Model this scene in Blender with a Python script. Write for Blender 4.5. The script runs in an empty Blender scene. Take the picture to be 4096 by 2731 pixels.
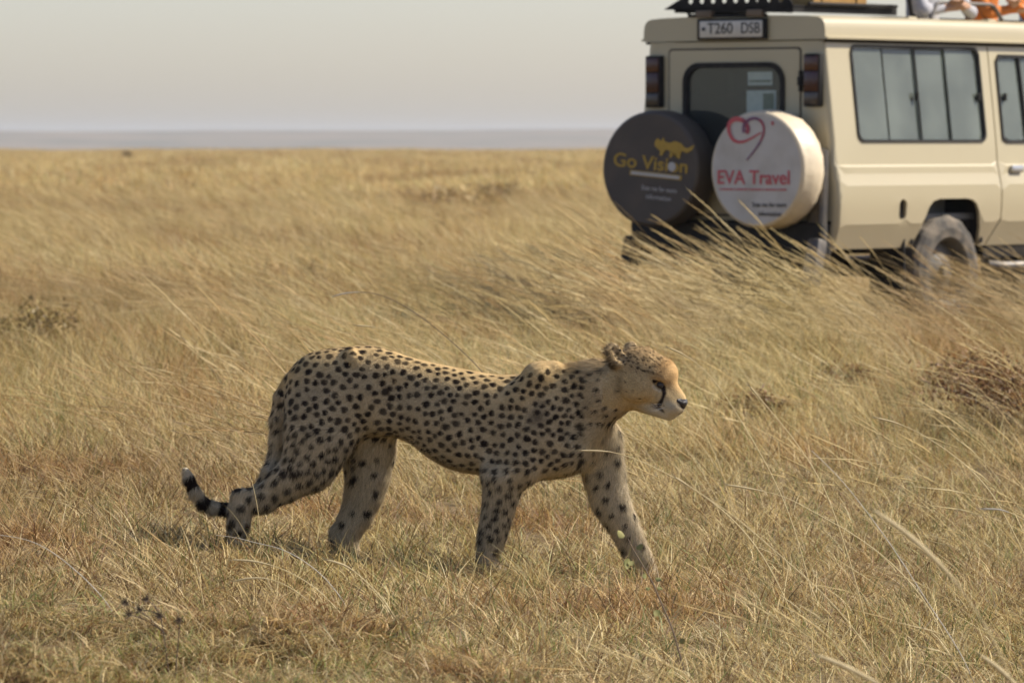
# Savanna: a cheetah walking through dry grass, a safari vehicle parked behind it.
import bpy, bmesh, math, random
import numpy as np
from mathutils import Vector, Matrix, noise as mnoise
from mathutils.geometry import delaunay_2d_cdt

rnd = random.Random(7)
rng = np.random.default_rng(11)
scene = bpy.context.scene
COL = scene.collection

# ------------------------------------------------------------------ camera
FPX = 5000.0            # focal length in pixels of the 1024 px wide picture
CAMH = 1.465
HORIZON = 140.0
PITCH = math.atan((341.0 - HORIZON) / FPX)
cam_data = bpy.data.cameras.new('camera')
cam_data.sensor_width = 36.0
cam_data.lens = 36.0 * FPX / 1024.0
cam_data.clip_start = 0.5
cam_data.clip_end = 20000.0
cam = bpy.data.objects.new('camera', cam_data)
COL.objects.link(cam)
cam.location = (0, 0, CAMH)
cam.rotation_euler = (math.pi / 2 - PITCH, 0, 0)
cam_data.dof.use_dof = True
cam_data.dof.focus_distance = 16.0
cam_data.dof.aperture_fstop = 8.5
scene.camera = cam

# ------------------------------------------------------------------ sky and sun
SUN_EL = math.radians(44)
SUN_H = Vector((0.98, 0.18, 0)).normalized()     # horizontal direction towards the sun
SUN_DIR = Vector((SUN_H.x * math.cos(SUN_EL), SUN_H.y * math.cos(SUN_EL), math.sin(SUN_EL)))
world = bpy.data.worlds.new('World')
scene.world = world
world.use_nodes = True
wn = world.node_tree
wn.nodes.clear()
w_out = wn.nodes.new('ShaderNodeOutputWorld')
w_bg = wn.nodes.new('ShaderNodeBackground')
w_sky = wn.nodes.new('ShaderNodeTexSky')
w_sky.sky_type = 'NISHITA'
w_sky.sun_disc = False
w_sky.sun_elevation = SUN_EL
w_sky.sun_rotation = math.atan2(SUN_H.x, SUN_H.y)
w_sky.altitude = 0
w_sky.air_density = 0.9
w_sky.dust_density = 0.85
w_sky.ozone_density = 0.0
w_bg.inputs['Strength'].default_value = 0.10
w_wb = wn.nodes.new('ShaderNodeVectorMath'); w_wb.operation = 'MULTIPLY'      # even white balance of the whole sky
w_wb.inputs[1].default_value = (0.99, 0.955, 1.05)
wn.links.new(w_sky.outputs[0], w_wb.inputs[0])
wn.links.new(w_wb.outputs[0], w_bg.inputs[0])
wn.links.new(w_bg.outputs[0], w_out.inputs[0])

sun_data = bpy.data.lights.new('sun', 'SUN')
sun_data.energy = 5.0
sun_data.angle = math.radians(0.6)
sun_data.color = (1.0, 0.93, 0.82)
sun = bpy.data.objects.new('sun', sun_data)
COL.objects.link(sun)
sun.rotation_euler = SUN_DIR.to_track_quat('Z', 'Y').to_euler()
sun.location = SUN_DIR * 60

scene.view_settings.view_transform = 'Standard'
scene.view_settings.look = 'None'
scene.view_settings.exposure = 0.48
scene.view_settings.gamma = 1.0
scene.view_settings.use_curve_mapping = False
scene.render.engine = 'CYCLES'
scene.cycles.use_denoising = True
scene.cycles.max_bounces = 6
scene.cycles.diffuse_bounces = 2
scene.cycles.glossy_bounces = 3
scene.cycles.transmission_bounces = 6
scene.cycles.transparent_max_bounces = 12
scene.cycles.volume_bounces = 0
scene.cycles.sample_clamp_indirect = 6

# ------------------------------------------------------------------ helpers
def at(px, py, Y):
    """point on the depth plane Y seen at pixel (px, py) of the 1024x682 picture"""
    f = Vector((0, math.cos(PITCH), -math.sin(PITCH)))
    u = Vector((0, math.sin(PITCH), math.cos(PITCH)))
    d = f + Vector((1, 0, 0)) * ((px - 512.0) / FPX) + u * ((341.0 - py) / FPX)
    return Vector((0, 0, CAMH)) + d * (Y / d.y)

def src(x, y, Y):
    return at(x / 4.0, y / 4.0, Y)

def smooth01(t):
    t = np.clip(t, 0, 1)
    return t * t * (3 - 2 * t)

def ground_z(x, y):
    """height of the ground, arrays welcome"""
    x = np.asarray(x, float); y = np.asarray(y, float)
    near = 1 - smooth01((y - 18.5) / 9.0)
    xs = np.clip(x, -3, 3)
    z = -0.075 * (xs - 0.12) * near - 0.012 * near
    z = z + 0.165 * smooth01((y - 19) / 13.0)
    z = z + 0.02 * np.sin(x * 1.3 + 0.7) * np.sin(y * 0.9 + 1.0) * (1 - near * 0.6)
    far = smooth01((y - 45) / 80.0)
    z = z + far * (0.10 * np.sin(x * 0.11 + 1.0) * np.sin(y * 0.07) + 0.05 * np.sin(x * 0.31 + y * 0.05))
    z = z - 14.0 * smooth01((y - 520) / 500.0)
    return z

def new_mat(name):
    m = bpy.data.materials.new(name)
    m.use_nodes = True
    nt = m.node_tree
    bsdf = nt.nodes['Principled BSDF']
    return m, nt, bsdf

def simple_mat(name, col, rough=0.5, metal=0.0, spec=0.5, noise_amt=0.0, noise_scale=8.0, col2=None, bump=0.0, bump_scale=80.0):
    """plain paint / plastic / cloth with a procedural variation of colour and relief"""
    m, nt, b = new_mat(name)
    b.inputs['Base Color'].default_value = (*col, 1)
    b.inputs['Roughness'].default_value = rough
    b.inputs['Metallic'].default_value = metal
    b.inputs['Specular IOR Level'].default_value = spec
    tc = nt.nodes.new('ShaderNodeTexCoord')
    if noise_amt > 0 or col2:
        n = nt.nodes.new('ShaderNodeTexNoise')
        n.inputs['Scale'].default_value = noise_scale
        n.inputs['Detail'].default_value = 5
        nt.links.new(tc.outputs['Object'], n.inputs['Vector'])
        mx = nt.nodes.new('ShaderNodeMix'); mx.data_type = 'RGBA'
        c2 = col2 if col2 else tuple(c * 0.55 for c in col)
        mx.inputs['A'].default_value = (*col, 1)
        mx.inputs['B'].default_value = (*c2, 1)
        mr = nt.nodes.new('ShaderNodeMapRange')
        mr.inputs['From Min'].default_value = 0.4
        mr.inputs['From Max'].default_value = 0.75
        mr.inputs['To Max'].default_value = noise_amt if noise_amt > 0 else 1.0
        nt.links.new(n.outputs['Fac'], mr.inputs['Value'])
        nt.links.new(mr.outputs['Result'], mx.inputs['Factor'])
        nt.links.new(mx.outputs['Result'], b.inputs['Base Color'])
    if bump > 0:
        n2 = nt.nodes.new('ShaderNodeTexNoise')
        n2.inputs['Scale'].default_value = bump_scale
        n2.inputs['Detail'].default_value = 3
        nt.links.new(tc.outputs['Object'], n2.inputs['Vector'])
        bp = nt.nodes.new('ShaderNodeBump')
        bp.inputs['Strength'].default_value = bump
        bp.inputs['Distance'].default_value = 0.01
        nt.links.new(n2.outputs['Fac'], bp.inputs['Height'])
        nt.links.new(bp.outputs['Normal'], b.inputs['Normal'])
    return m

def mesh_obj(name, verts, faces, mat=None, parent=None, smooth=False):
    me = bpy.data.meshes.new(name)
    me.from_pydata([tuple(v) for v in verts], [], [tuple(f) for f in faces])
    me.update()
    if mat:
        me.materials.append(mat)
    if smooth:
        me.polygons.foreach_set('use_smooth', [True] * len(me.polygons))
    o = bpy.data.objects.new(name, me)
    COL.objects.link(o)
    if parent:
        o.parent = parent
    return o

def bm_obj(name, bm, mat=None, parent=None, smooth=False, sharp=40):
    me = bpy.data.meshes.new(name)
    bm.normal_update()
    bm.to_mesh(me); bm.free()
    if mat:
        me.materials.append(mat)
    if smooth:
        me.polygons.foreach_set('use_smooth', [True] * len(me.polygons))
        me.set_sharp_from_angle(angle=math.radians(sharp))
    o = bpy.data.objects.new(name, me)
    COL.objects.link(o)
    if parent:
        o.parent = parent
    return o

def np_mesh(name, V, F, mat=None, parent=None, smooth=True, link=True):
    """quick mesh from numpy arrays; F is (n, k) with one face size"""
    me = bpy.data.meshes.new(name)
    V = np.asarray(V, np.float32); F = np.asarray(F, np.int32)
    n, k = F.shape
    me.vertices.add(len(V)); me.vertices.foreach_set('co', V.ravel())
    me.loops.add(n * k); me.loops.foreach_set('vertex_index', F.ravel())
    me.polygons.add(n)
    me.polygons.foreach_set('loop_start', np.arange(0, n * k, k, dtype=np.int32))
    me.update(calc_edges=True)
    if smooth:
        me.polygons.foreach_set('use_smooth', np.ones(n, bool))
    if mat:
        me.materials.append(mat)
    o = bpy.data.objects.new(name, me)
    if link:
        COL.objects.link(o)
    if parent:
        o.parent = parent
    return o

def empty(name, loc=(0, 0, 0), rotz=0.0):
    o = bpy.data.objects.new(name, None)
    o.empty_display_size = 0.2
    o.location = loc
    o.rotation_euler = (0, 0, rotz)
    COL.objects.link(o)
    return o

def tag(o, label, cat, group=None, kind=None):
    o['label'] = label
    if cat:
        o['category'] = cat
    if group:
        o['group'] = group
    if kind:
        o['kind'] = kind
    return o

def tube_bm(bm, pts, radii, seg=10, cap=True):
    """sweep a circle along a polyline"""
    pts = [Vector(p) for p in pts]
    if not hasattr(radii, '__len__'):
        radii = [radii] * len(pts)
    prev = None
    rings = []
    up = None
    for i, p in enumerate(pts):
        if i == 0:
            t = pts[1] - pts[0]
        elif i == len(pts) - 1:
            t = pts[-1] - pts[-2]
        else:
            t = (pts[i + 1] - p).normalized() + (p - pts[i - 1]).normalized()
        t.normalize()
        if up is None:
            up = Vector((0, 0, 1)) if abs(t.z) < 0.9 else Vector((1, 0, 0))
        a = t.cross(up).normalized()
        b = a.cross(t).normalized()
        up = b
        ring = [bm.verts.new(p + (a * math.cos(2 * math.pi * k / seg) + b * math.sin(2 * math.pi * k / seg)) * radii[i]) for k in range(seg)]
        rings.append(ring)
    for r0, r1 in zip(rings, rings[1:]):
        for k in range(seg):
            bm.faces.new((r0[k], r0[(k + 1) % seg], r1[(k + 1) % seg], r1[k]))
    if cap:
        bm.faces.new(rings[0][::-1]); bm.faces.new(rings[-1])

def box_bm(bm, c, s, bev=0.0, rot=None):
    r = bmesh.ops.create_cube(bm, size=1.0)
    vs = r['verts']
    for v in vs:
        v.co = Vector((v.co.x * s[0], v.co.y * s[1], v.co.z * s[2]))
    if bev > 0:
        es = list({e for v in vs for e in v.link_edges})
        q = bmesh.ops.bevel(bm, geom=es, offset=bev, segments=2, affect='EDGES', profile=0.5)
        vs = list({v for f in q['faces'] for v in f.verts} | {v for v in vs if v.is_valid})
    for v in vs:
        p = v.co
        if rot is not None:
            p = rot @ p
        v.co = p + Vector(c)
    return vs
# ------------------------------------------------------------------ ground, hills, haze
def earth_mat():
    m, nt, b = new_mat('dry_savanna_ground')
    tc = nt.nodes.new('ShaderNodeTexCoord')
    def noise_n(scale, detail=6, rough=.6, stretch=None):
        n = nt.nodes.new('ShaderNodeTexNoise'); n.inputs['Scale'].default_value = scale; n.inputs['Detail'].default_value = detail; n.inputs['Roughness'].default_value = rough
        if stretch:
            mp = nt.nodes.new('ShaderNodeMapping'); mp.inputs['Scale'].default_value = stretch
            nt.links.new(tc.outputs['Object'], mp.inputs['Vector']); nt.links.new(mp.outputs['Vector'], n.inputs['Vector'])
        else:
            nt.links.new(tc.outputs['Object'], n.inputs['Vector'])
        return n
    def ramp(n, stops):
        r = nt.nodes.new('ShaderNodeValToRGB'); e = r.color_ramp.elements
        while len(e) < len(stops): e.new(.5)
        for el, (p, c) in zip(e, stops): el.position = p; el.color = (*c, 1)
        nt.links.new(n.outputs['Fac'], r.inputs['Fac']); return r
    a = ramp(noise_n(9, 8, .7), [(.25, (.085, .062, .036)), (.45, (.17, .125, .066)), (.7, (.30, .225, .115))])
    big = ramp(noise_n(1.0, 5, .6, (.035, .010, 1)), [(.35, (.36, .255, .11)), (.55, (.49, .37, .165)), (.72, (.54, .415, .19))])
    cd_ = nt.nodes.new('ShaderNodeSeparateXYZ'); nt.links.new(tc.outputs['Object'], cd_.inputs[0])
    mr = nt.nodes.new('ShaderNodeMapRange'); mr.inputs['From Min'].default_value = 45; mr.inputs['From Max'].default_value = 120
    nt.links.new(cd_.outputs['Y'], mr.inputs['Value'])
    mx = nt.nodes.new('ShaderNodeMix'); mx.data_type = 'RGBA'
    nt.links.new(mr.outputs['Result'], mx.inputs['Factor']); nt.links.new(a.outputs['Color'], mx.inputs['A']); nt.links.new(big.outputs['Color'], mx.inputs['B'])
    nt.links.new(mx.outputs['Result'], b.inputs['Base Color'])
    b.inputs['Roughness'].default_value = .95; b.inputs['Specular IOR Level'].default_value = .1
    bp = nt.nodes.new('ShaderNodeBump'); bp.inputs['Distance'].default_value = .04; bp.inputs['Strength'].default_value = .8
    nt.links.new(noise_n(25, 6).outputs['Fac'], bp.inputs['Height']); nt.links.new(bp.outputs['Normal'], b.inputs['Normal'])
    return m
ys = np.concatenate([np.arange(-20, 10, 2.0), np.arange(10, 40, .5), np.arange(40, 100, 2), np.arange(100, 520, 12), np.arange(520, 1100, 30), np.linspace(1100, 6500, 24)])
xs_u = np.concatenate([-np.geomspace(6000, 12, 26), np.linspace(-10, 10, 41), np.geomspace(12, 6000, 26)])
gx, gy = np.meshgrid(xs_u, ys, indexing='ij')
gzv = ground_z(gx, gy)
nx_, ny_ = gx.shape
idx_ = np.arange(nx_ * ny_).reshape(nx_, ny_)
GF = np.stack([idx_[:-1, :-1], idx_[1:, :-1], idx_[1:, 1:], idx_[:-1, 1:]], -1).reshape(-1, 4)
ground = np_mesh('ground', np.stack([gx, gy, gzv], -1).reshape(-1, 3), GF, earth_mat())
tag(ground, 'dry savanna ground under the grass', None, kind='structure')

# a low blue range on the horizon
hx = np.linspace(-3500, 3500, 180); hy = np.linspace(2600, 5200, 40)
HX, HYY = np.meshgrid(hx, hy, indexing='ij')
ridge = np.array([[mnoise.fractal(Vector((x * .0022, y * .0016, 3.1)), 1.0, 2.0, 5) for y in hy] for x in hx])
up_ = smooth01((HYY - 2600) / 900.0)
hz_ = -14.6 + up_ * (22.8 + 3.6 * ridge + 1.3 * np.sin(HX * .0016 + .6))
idx_ = np.arange(HX.size).reshape(HX.shape)
HF = np.stack([idx_[:-1, :-1], idx_[1:, :-1], idx_[1:, 1:], idx_[:-1, 1:]], -1).reshape(-1, 4)
hill_mat = simple_mat('far_bush_country', (.20, .155, .10), .95, noise_amt=.9, noise_scale=.012, col2=(.075, .08, .05))
hills = np_mesh('hills', np.stack([HX, HYY, hz_], -1).reshape(-1, 3), HF, hill_mat)
tag(hills, 'low hazy blue hills along the horizon', None, kind='structure')

bm = bmesh.new(); box_bm(bm, (0, 3200, 0.5), (12800, 6700, 35))
haze = bm_obj('haze', bm)
hm = bpy.data.materials.new('pale_haze'); hm.use_nodes = True
hn = hm.node_tree; hn.nodes.clear()
ho = hn.nodes.new('ShaderNodeOutputMaterial'); hv = hn.nodes.new('ShaderNodeVolumePrincipled')
hv.inputs['Color'].default_value = (.88, .91, .95, 1); hv.inputs['Density'].default_value = 0.00014; hv.inputs['Anisotropy'].default_value = 0.2
hn.links.new(hv.outputs[0], ho.inputs['Volume'])
haze.data.materials.append(hm)
tag(haze, 'pale dry air haze over the plain', None, kind='stuff')
# ------------------------------------------------------------------ implicit bodies
class Field:
    """signed field on a grid; smooth unions of round cones, ellipsoids and lofts"""
    def __init__(self, lo, hi, h):
        self.lo = np.array(lo, float); self.h = h
        self.n = np.ceil((np.array(hi) - self.lo) / h).astype(int) + 1
        self.d = np.full(self.n, 0.25, np.float32)
        self.ax = [self.lo[i] + h * np.arange(self.n[i]) for i in range(3)]
    def _sub(self, lo, hi):
        s = []
        for i in range(3):
            a = max(0, int((lo[i] - self.lo[i]) / self.h)); b = min(self.n[i], int((hi[i] - self.lo[i]) / self.h) + 2)
            if a >= b:
                return None
            s.append(slice(a, b))
        g = np.meshgrid(*[self.ax[i][s[i]].astype(np.float32) for i in range(3)], indexing='ij', sparse=True)
        return tuple(s), g
    def _join(self, s, f, k):
        d = self.d[s]
        if k <= 0:
            self.d[s] = np.minimum(d, f)
        else:
            h = np.maximum(k - np.abs(d - f), 0) / k
            self.d[s] = np.minimum(d, f) - h * h * k * 0.25
    def _cut(self, s, f, k):
        d = self.d[s]; f = -f
        h = np.maximum(k - np.abs(d - f), 0) / k
        self.d[s] = np.maximum(d, f) + h * h * k * 0.25
    def cone(self, a, b, ra, rb, k=0.02, flat=1.0, cut=False, faxis=1):
        """round cone; flat < 1 squeezes it along one axis"""
        a = np.array(a, float); b = np.array(b, float)
        m = max(ra, rb) + 2 * k + 0.02
        lo = np.minimum(a, b) - m; hi = np.maximum(a, b) + m
        q = self._sub(lo, hi)
        if q is None:
            return
        s, g = q
        c = (a + b) / 2
        sc = [1.0, 1.0, 1.0]; sc[faxis] = 1.0 / flat
        P = [(g[i] - c[i]) * sc[i] for i in range(3)]
        A = (a - c) * sc; B = (b - c) * sc
        AB = B - A; L2 = float(AB @ AB) + 1e-12
        t = np.clip(((P[0] - A[0]) * AB[0] + (P[1] - A[1]) * AB[1] + (P[2] - A[2]) * AB[2]) / L2, 0, 1)
        dist = np.sqrt((P[0] - A[0] - t * AB[0]) ** 2 + (P[1] - A[1] - t * AB[1]) ** 2 + (P[2] - A[2] - t * AB[2]) ** 2)
        f = (dist - (ra + (rb - ra) * t)) * (flat if flat < 1 else 1.0) ** 0.5
        (self._cut if cut else self._join)(s, f.astype(np.float32), k)
    def chain(self, pts, k=0.02, flat=1.0):
        for p, q in zip(pts, pts[1:]):
            fl = p[2] if len(p) > 2 else flat
            self.cone(p[0], q[0], p[1], q[1], k, fl)
    def ell(self, c, r, k=0.02, M=None, cut=False):
        c = np.array(c, float); r = np.array(r, float)
        m = r.max() + 2 * k + 0.02
        q = self._sub(c - m, c + m)
        if q is None:
            return
        s, g = q
        X, Y, Z = g[0] - c[0], g[1] - c[1], g[2] - c[2]
        if M is not None:
            M = np.array(M)
            X, Y, Z = (M[0, 0] * X + M[1, 0] * Y + M[2, 0] * Z, M[0, 1] * X + M[1, 1] * Y + M[2, 1] * Z, M[0, 2] * X + M[1, 2] * Y + M[2, 2] * Z)
        k0 = np.sqrt((X / r[0]) ** 2 + (Y / r[1]) ** 2 + (Z / r[2]) ** 2)
        k1 = np.sqrt((X / r[0] ** 2) ** 2 + (Y / r[1] ** 2) ** 2 + (Z / r[2] ** 2) ** 2) + 1e-9
        f = k0 * (k0 - 1) / k1
        (self._cut if cut else self._join)(s, f.astype(np.float32), k)
    def loft(self, xs, top, bot, hw, yc, k=0.03, p=2.0):
        """body along x with superelliptic sections between two outline curves"""
        m = 0.06
        q = self._sub((xs[0] - m, min(yc) - max(hw) - m, min(bot) - m), (xs[-1] + m, max(yc) + max(hw) + m, max(top) + m))
        s, g = q
        x = g[0].ravel()
        def curve(v):
            # smooth (Catmull-Rom like) interpolation through the stations
            v = np.array(v); xx = np.array(xs)
            t = np.gradient(v, xx)
            i = np.clip(np.searchsorted(xx, x) - 1, 0, len(xx) - 2)
            hh = xx[i + 1] - xx[i]; u = np.clip((x - xx[i]) / hh, 0, 1)
            return ((2 * u ** 3 - 3 * u ** 2 + 1) * v[i] + (u ** 3 - 2 * u ** 2 + u) * hh * t[i] + (-2 * u ** 3 + 3 * u ** 2) * v[i + 1] + (u ** 3 - u ** 2) * hh * t[i + 1])
        T, B, W, C = curve(top), curve(bot), np.maximum(curve(hw), 0.01), curve(yc)
        sh = (-1, 1, 1)
        zc = ((T + B) / 2).reshape(sh); rz = np.maximum((T - B) / 2, 0.01).reshape(sh); W = W.reshape(sh); C = C.reshape(sh)
        e = (np.abs((g[1] - C) / W) ** p + np.abs((g[2] - zc) / rz) ** p) ** (1 / p)
        f = (e - 1) * np.minimum(W, rz)
        over = np.maximum(np.maximum(xs[0] - g[0], g[0] - xs[-1]), 0)
        f = np.where(over > 0, np.sqrt(np.maximum(f, 0) ** 2 + over ** 2) + 0.0, f)
        self._join(s, f.astype(np.float32), k)
    def blur(self, n=1):
        d = self.d
        for _ in range(n):
            for ax in range(3):
                e = d.copy()
                sl = [slice(None)] * 3; a = list(sl); b = list(sl); c = list(sl)
                a[ax] = slice(1, -1); b[ax] = slice(0, -2); c[ax] = slice(2, None)
                e[tuple(a)] = 0.5 * d[tuple(a)] + 0.25 * (d[tuple(b)] + d[tuple(c)])
                d = e
        self.d = d
    def mesh(self):
        """naive surface nets"""
        d = self.d; ins = d < 0
        n = np.array(d.shape)
        c = np.zeros(n - 1, np.int8)
        for i in (0, 1):
            for j in (0, 1):
                for k in (0, 1):
                    c += ins[i:n[0] - 1 + i, j:n[1] - 1 + j, k:n[2] - 1 + k]
        act = (c > 0) & (c < 8)
        cells = np.argwhere(act)
        idx = np.full(n - 1, -1, np.int32); idx[act] = np.arange(len(cells))
        acc = np.zeros((len(cells), 3)); cnt = np.zeros(len(cells))
        corners = [np.array((i, j, k)) for i in (0, 1) for j in (0, 1) for k in (0, 1)]
        for p in corners:
            for ax in range(3):
                if p[ax] == 0:
                    q = p.copy(); q[ax] = 1
                    a = d[tuple((cells + p).T)]; b = d[tuple((cells + q).T)]
                    cr = (a < 0) != (b < 0)
                    t = np.where(cr, a / np.where(cr, a - b, 1), 0)
                    pt = np.repeat(p[None, :].astype(float), len(cells), 0); pt[:, ax] += t
                    acc += pt * cr[:, None]; cnt += cr
        V = self.lo + (cells + acc / cnt[:, None]) * self.h
        quads = []
        for ax in range(3):
            o1, o2 = (ax + 1) % 3, (ax + 2) % 3
            sl0 = [slice(None)] * 3; sl1 = [slice(None)] * 3
            sl0[ax] = slice(0, -1); sl1[ax] = slice(1, None)
            a, b = ins[tuple(sl0)], ins[tuple(sl1)]
            e = np.argwhere(a != b)
            e = e[(e[:, o1] > 0) & (e[:, o2] > 0) & (e[:, o1] < n[o1] - 1) & (e[:, o2] < n[o2] - 1)]
            u = np.zeros(3, int); u[o1] = 1; w = np.zeros(3, int); w[o2] = 1
            f = np.stack([idx[tuple((e - u - w).T)], idx[tuple((e - w).T)], idx[tuple(e.T)], idx[tuple((e - u).T)]], 1)
            fl = ~a[tuple(e.T)]
            f[fl] = f[fl][:, ::-1]
            quads.append(f)
        return V, np.concatenate(quads)

def vert_normals(V, F):
    N = np.zeros_like(V)
    fn = np.cross(V[F[:, 2]] - V[F[:, 0]], V[F[:, 3]] - V[F[:, 1]])
    for k in range(4):
        np.add.at(N, F[:, k], fn)
    return N / (np.linalg.norm(N, axis=1, keepdims=True) + 1e-12)

def relax(V, F, it=2, w=0.5):
    E = np.concatenate([F[:, [0, 1]], F[:, [1, 2]], F[:, [2, 3]], F[:, [3, 0]]])
    for _ in range(it):
        S = np.zeros_like(V); C = np.zeros(len(V))
        np.add.at(S, E[:, 0], V[E[:, 1]]); np.add.at(C, E[:, 0], 1)
        V = V * (1 - w) + w * S / np.maximum(C, 1)[:, None]
    return V

def attr_mat(name, attr, rough=0.85, spec=0.2, bump=0.0, sheen=0.0):
    m, nt, b = new_mat(name)
    a = nt.nodes.new('ShaderNodeAttribute'); a.attribute_name = attr
    b.inputs['Roughness'].default_value = rough
    b.inputs['Specular IOR Level'].default_value = spec
    tc = nt.nodes.new('ShaderNodeTexCoord')
    n = nt.nodes.new('ShaderNodeTexNoise'); n.inputs['Scale'].default_value = 220; n.inputs['Detail'].default_value = 3
    nt.links.new(tc.outputs['Object'], n.inputs['Vector'])
    mr = nt.nodes.new('ShaderNodeMapRange'); mr.inputs['To Min'].default_value = 0.72; mr.inputs['To Max'].default_value = 1.28
    nt.links.new(n.outputs['Fac'], mr.inputs['Value'])
    mx = nt.nodes.new('ShaderNodeVectorMath'); mx.operation = 'SCALE'
    nt.links.new(a.outputs['Color'], mx.inputs[0]); nt.links.new(mr.outputs['Result'], mx.inputs['Scale'])
    nt.links.new(mx.outputs['Vector'], b.inputs['Base Color'])
    if bump:
        bp = nt.nodes.new('ShaderNodeBump'); bp.inputs['Strength'].default_value = bump; bp.inputs['Distance'].default_value = 0.004
        nt.links.new(n.outputs['Fac'], bp.inputs['Height']); nt.links.new(bp.outputs['Normal'], b.inputs['Normal'])
    return m

def set_col(me, name, C):
    a = me.color_attributes.new(name, 'FLOAT_COLOR', 'POINT')
    a.data.foreach_set('color', np.concatenate([C, np.ones((len(C), 1))], 1).astype(np.float32).ravel())

# ------------------------------------------------------------------ safari vehicle
VYAW = math.radians(50)
VORG = Vector((1.525, 34.32, 0.165))
VSC = Vector((1.075, 1.044, 1.012))
car = empty('safari_vehicle', VORG, VYAW)
car.scale = VSC
tag(car, 'cream safari vehicle with two covered spare wheels on its rear and a roof rack', 'safari vehicle')

def glossy_paint(name, col, rough=.35):
    m, nt, b = new_mat(name)
    tc = nt.nodes.new('ShaderNodeTexCoord')
    n = nt.nodes.new('ShaderNodeTexNoise'); n.inputs['Scale'].default_value = 2.2; n.inputs['Detail'].default_value = 8; n.inputs['Roughness'].default_value = .7
    nt.links.new(tc.outputs['Object'], n.inputs['Vector'])
    sx = nt.nodes.new('ShaderNodeSeparateXYZ'); nt.links.new(tc.outputs['Object'], sx.inputs[0])
    # road dust, thicker low down
    mr = nt.nodes.new('ShaderNodeMapRange'); mr.inputs['From Min'].default_value = 1.0; mr.inputs['From Max'].default_value = 0.5
    mr.inputs['To Min'].default_value = 0.05; mr.inputs['To Max'].default_value = 0.7
    nt.links.new(sx.outputs['Z'], mr.inputs['Value'])
    ad = nt.nodes.new('ShaderNodeMath'); ad.operation = 'MULTIPLY_ADD'
    nt.links.new(n.outputs['Fac'], ad.inputs[0]); ad.inputs[1].default_value = .5; nt.links.new(mr.outputs['Result'], ad.inputs[2])
    sb = nt.nodes.new('ShaderNodeMath'); sb.operation = 'SUBTRACT'; sb.use_clamp = True
    nt.links.new(ad.outputs[0], sb.inputs[0]); sb.inputs[1].default_value = .2
    mx = nt.nodes.new('ShaderNodeMix'); mx.data_type = 'RGBA'
    mx.inputs['A'].default_value = (*col, 1); mx.inputs['B'].default_value = (.40, .32, .20, 1)
    nt.links.new(sb.outputs[0], mx.inputs['Factor'])
    nt.links.new(mx.outputs['Result'], b.inputs['Base Color'])
    b.inputs['Roughness'].default_value = rough
    b.inputs['Coat Weight'].default_value = .25; b.inputs['Coat Roughness'].default_value = .25
    rr = nt.nodes.new('ShaderNodeMapRange'); rr.inputs['To Min'].default_value = rough; rr.inputs['To Max'].default_value = .8
    nt.links.new(sb.outputs[0], rr.inputs['Value']); nt.links.new(rr.outputs['Result'], b.inputs['Roughness'])
    return m
PAINT = glossy_paint('cream_paint', (.455, .392, .245))
RUB = simple_mat('black_rubber', (.016, .015, .014), .7, spec=.2, noise_amt=.5, noise_scale=20, col2=(.05, .045, .04))
BLK = simple_mat('black_metal', (.012, .011, .010), .7, spec=.25, noise_amt=.6, noise_scale=12, col2=(.03, .025, .02))
UND = simple_mat('dusty_underbody', (.018, .015, .012), .9, spec=.2, noise_amt=.6, noise_scale=9, col2=(.05, .04, .03))
STEEL = simple_mat('worn_steel', (.12, .11, .10), .5, .5, noise_amt=.7, noise_scale=14, col2=(.20, .17, .13))
TYRE = simple_mat('dusty_tyre', (.07, .062, .052), .9, noise_amt=.9, noise_scale=9, col2=(.26, .21, .15), bump=.4, bump_scale=60)
INTM = simple_mat('interior_trim', (.16, .155, .14), .8, noise_amt=.4, noise_scale=6)
SEATM = simple_mat('seat_cloth', (.62, .58, .46), .9, noise_amt=.3, noise_scale=15, bump=.3)
DARKRED = simple_mat('red_lamp_lens', (.045, .008, .006), .25, noise_amt=.4, noise_scale=40)
AMBER = simple_mat('amber_lamp_lens', (.075, .022, .008), .25, noise_amt=.4, noise_scale=40)
SMOKE = simple_mat('clear_lamp_lens', (.06, .045, .035), .25, noise_amt=.4, noise_scale=40)

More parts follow.
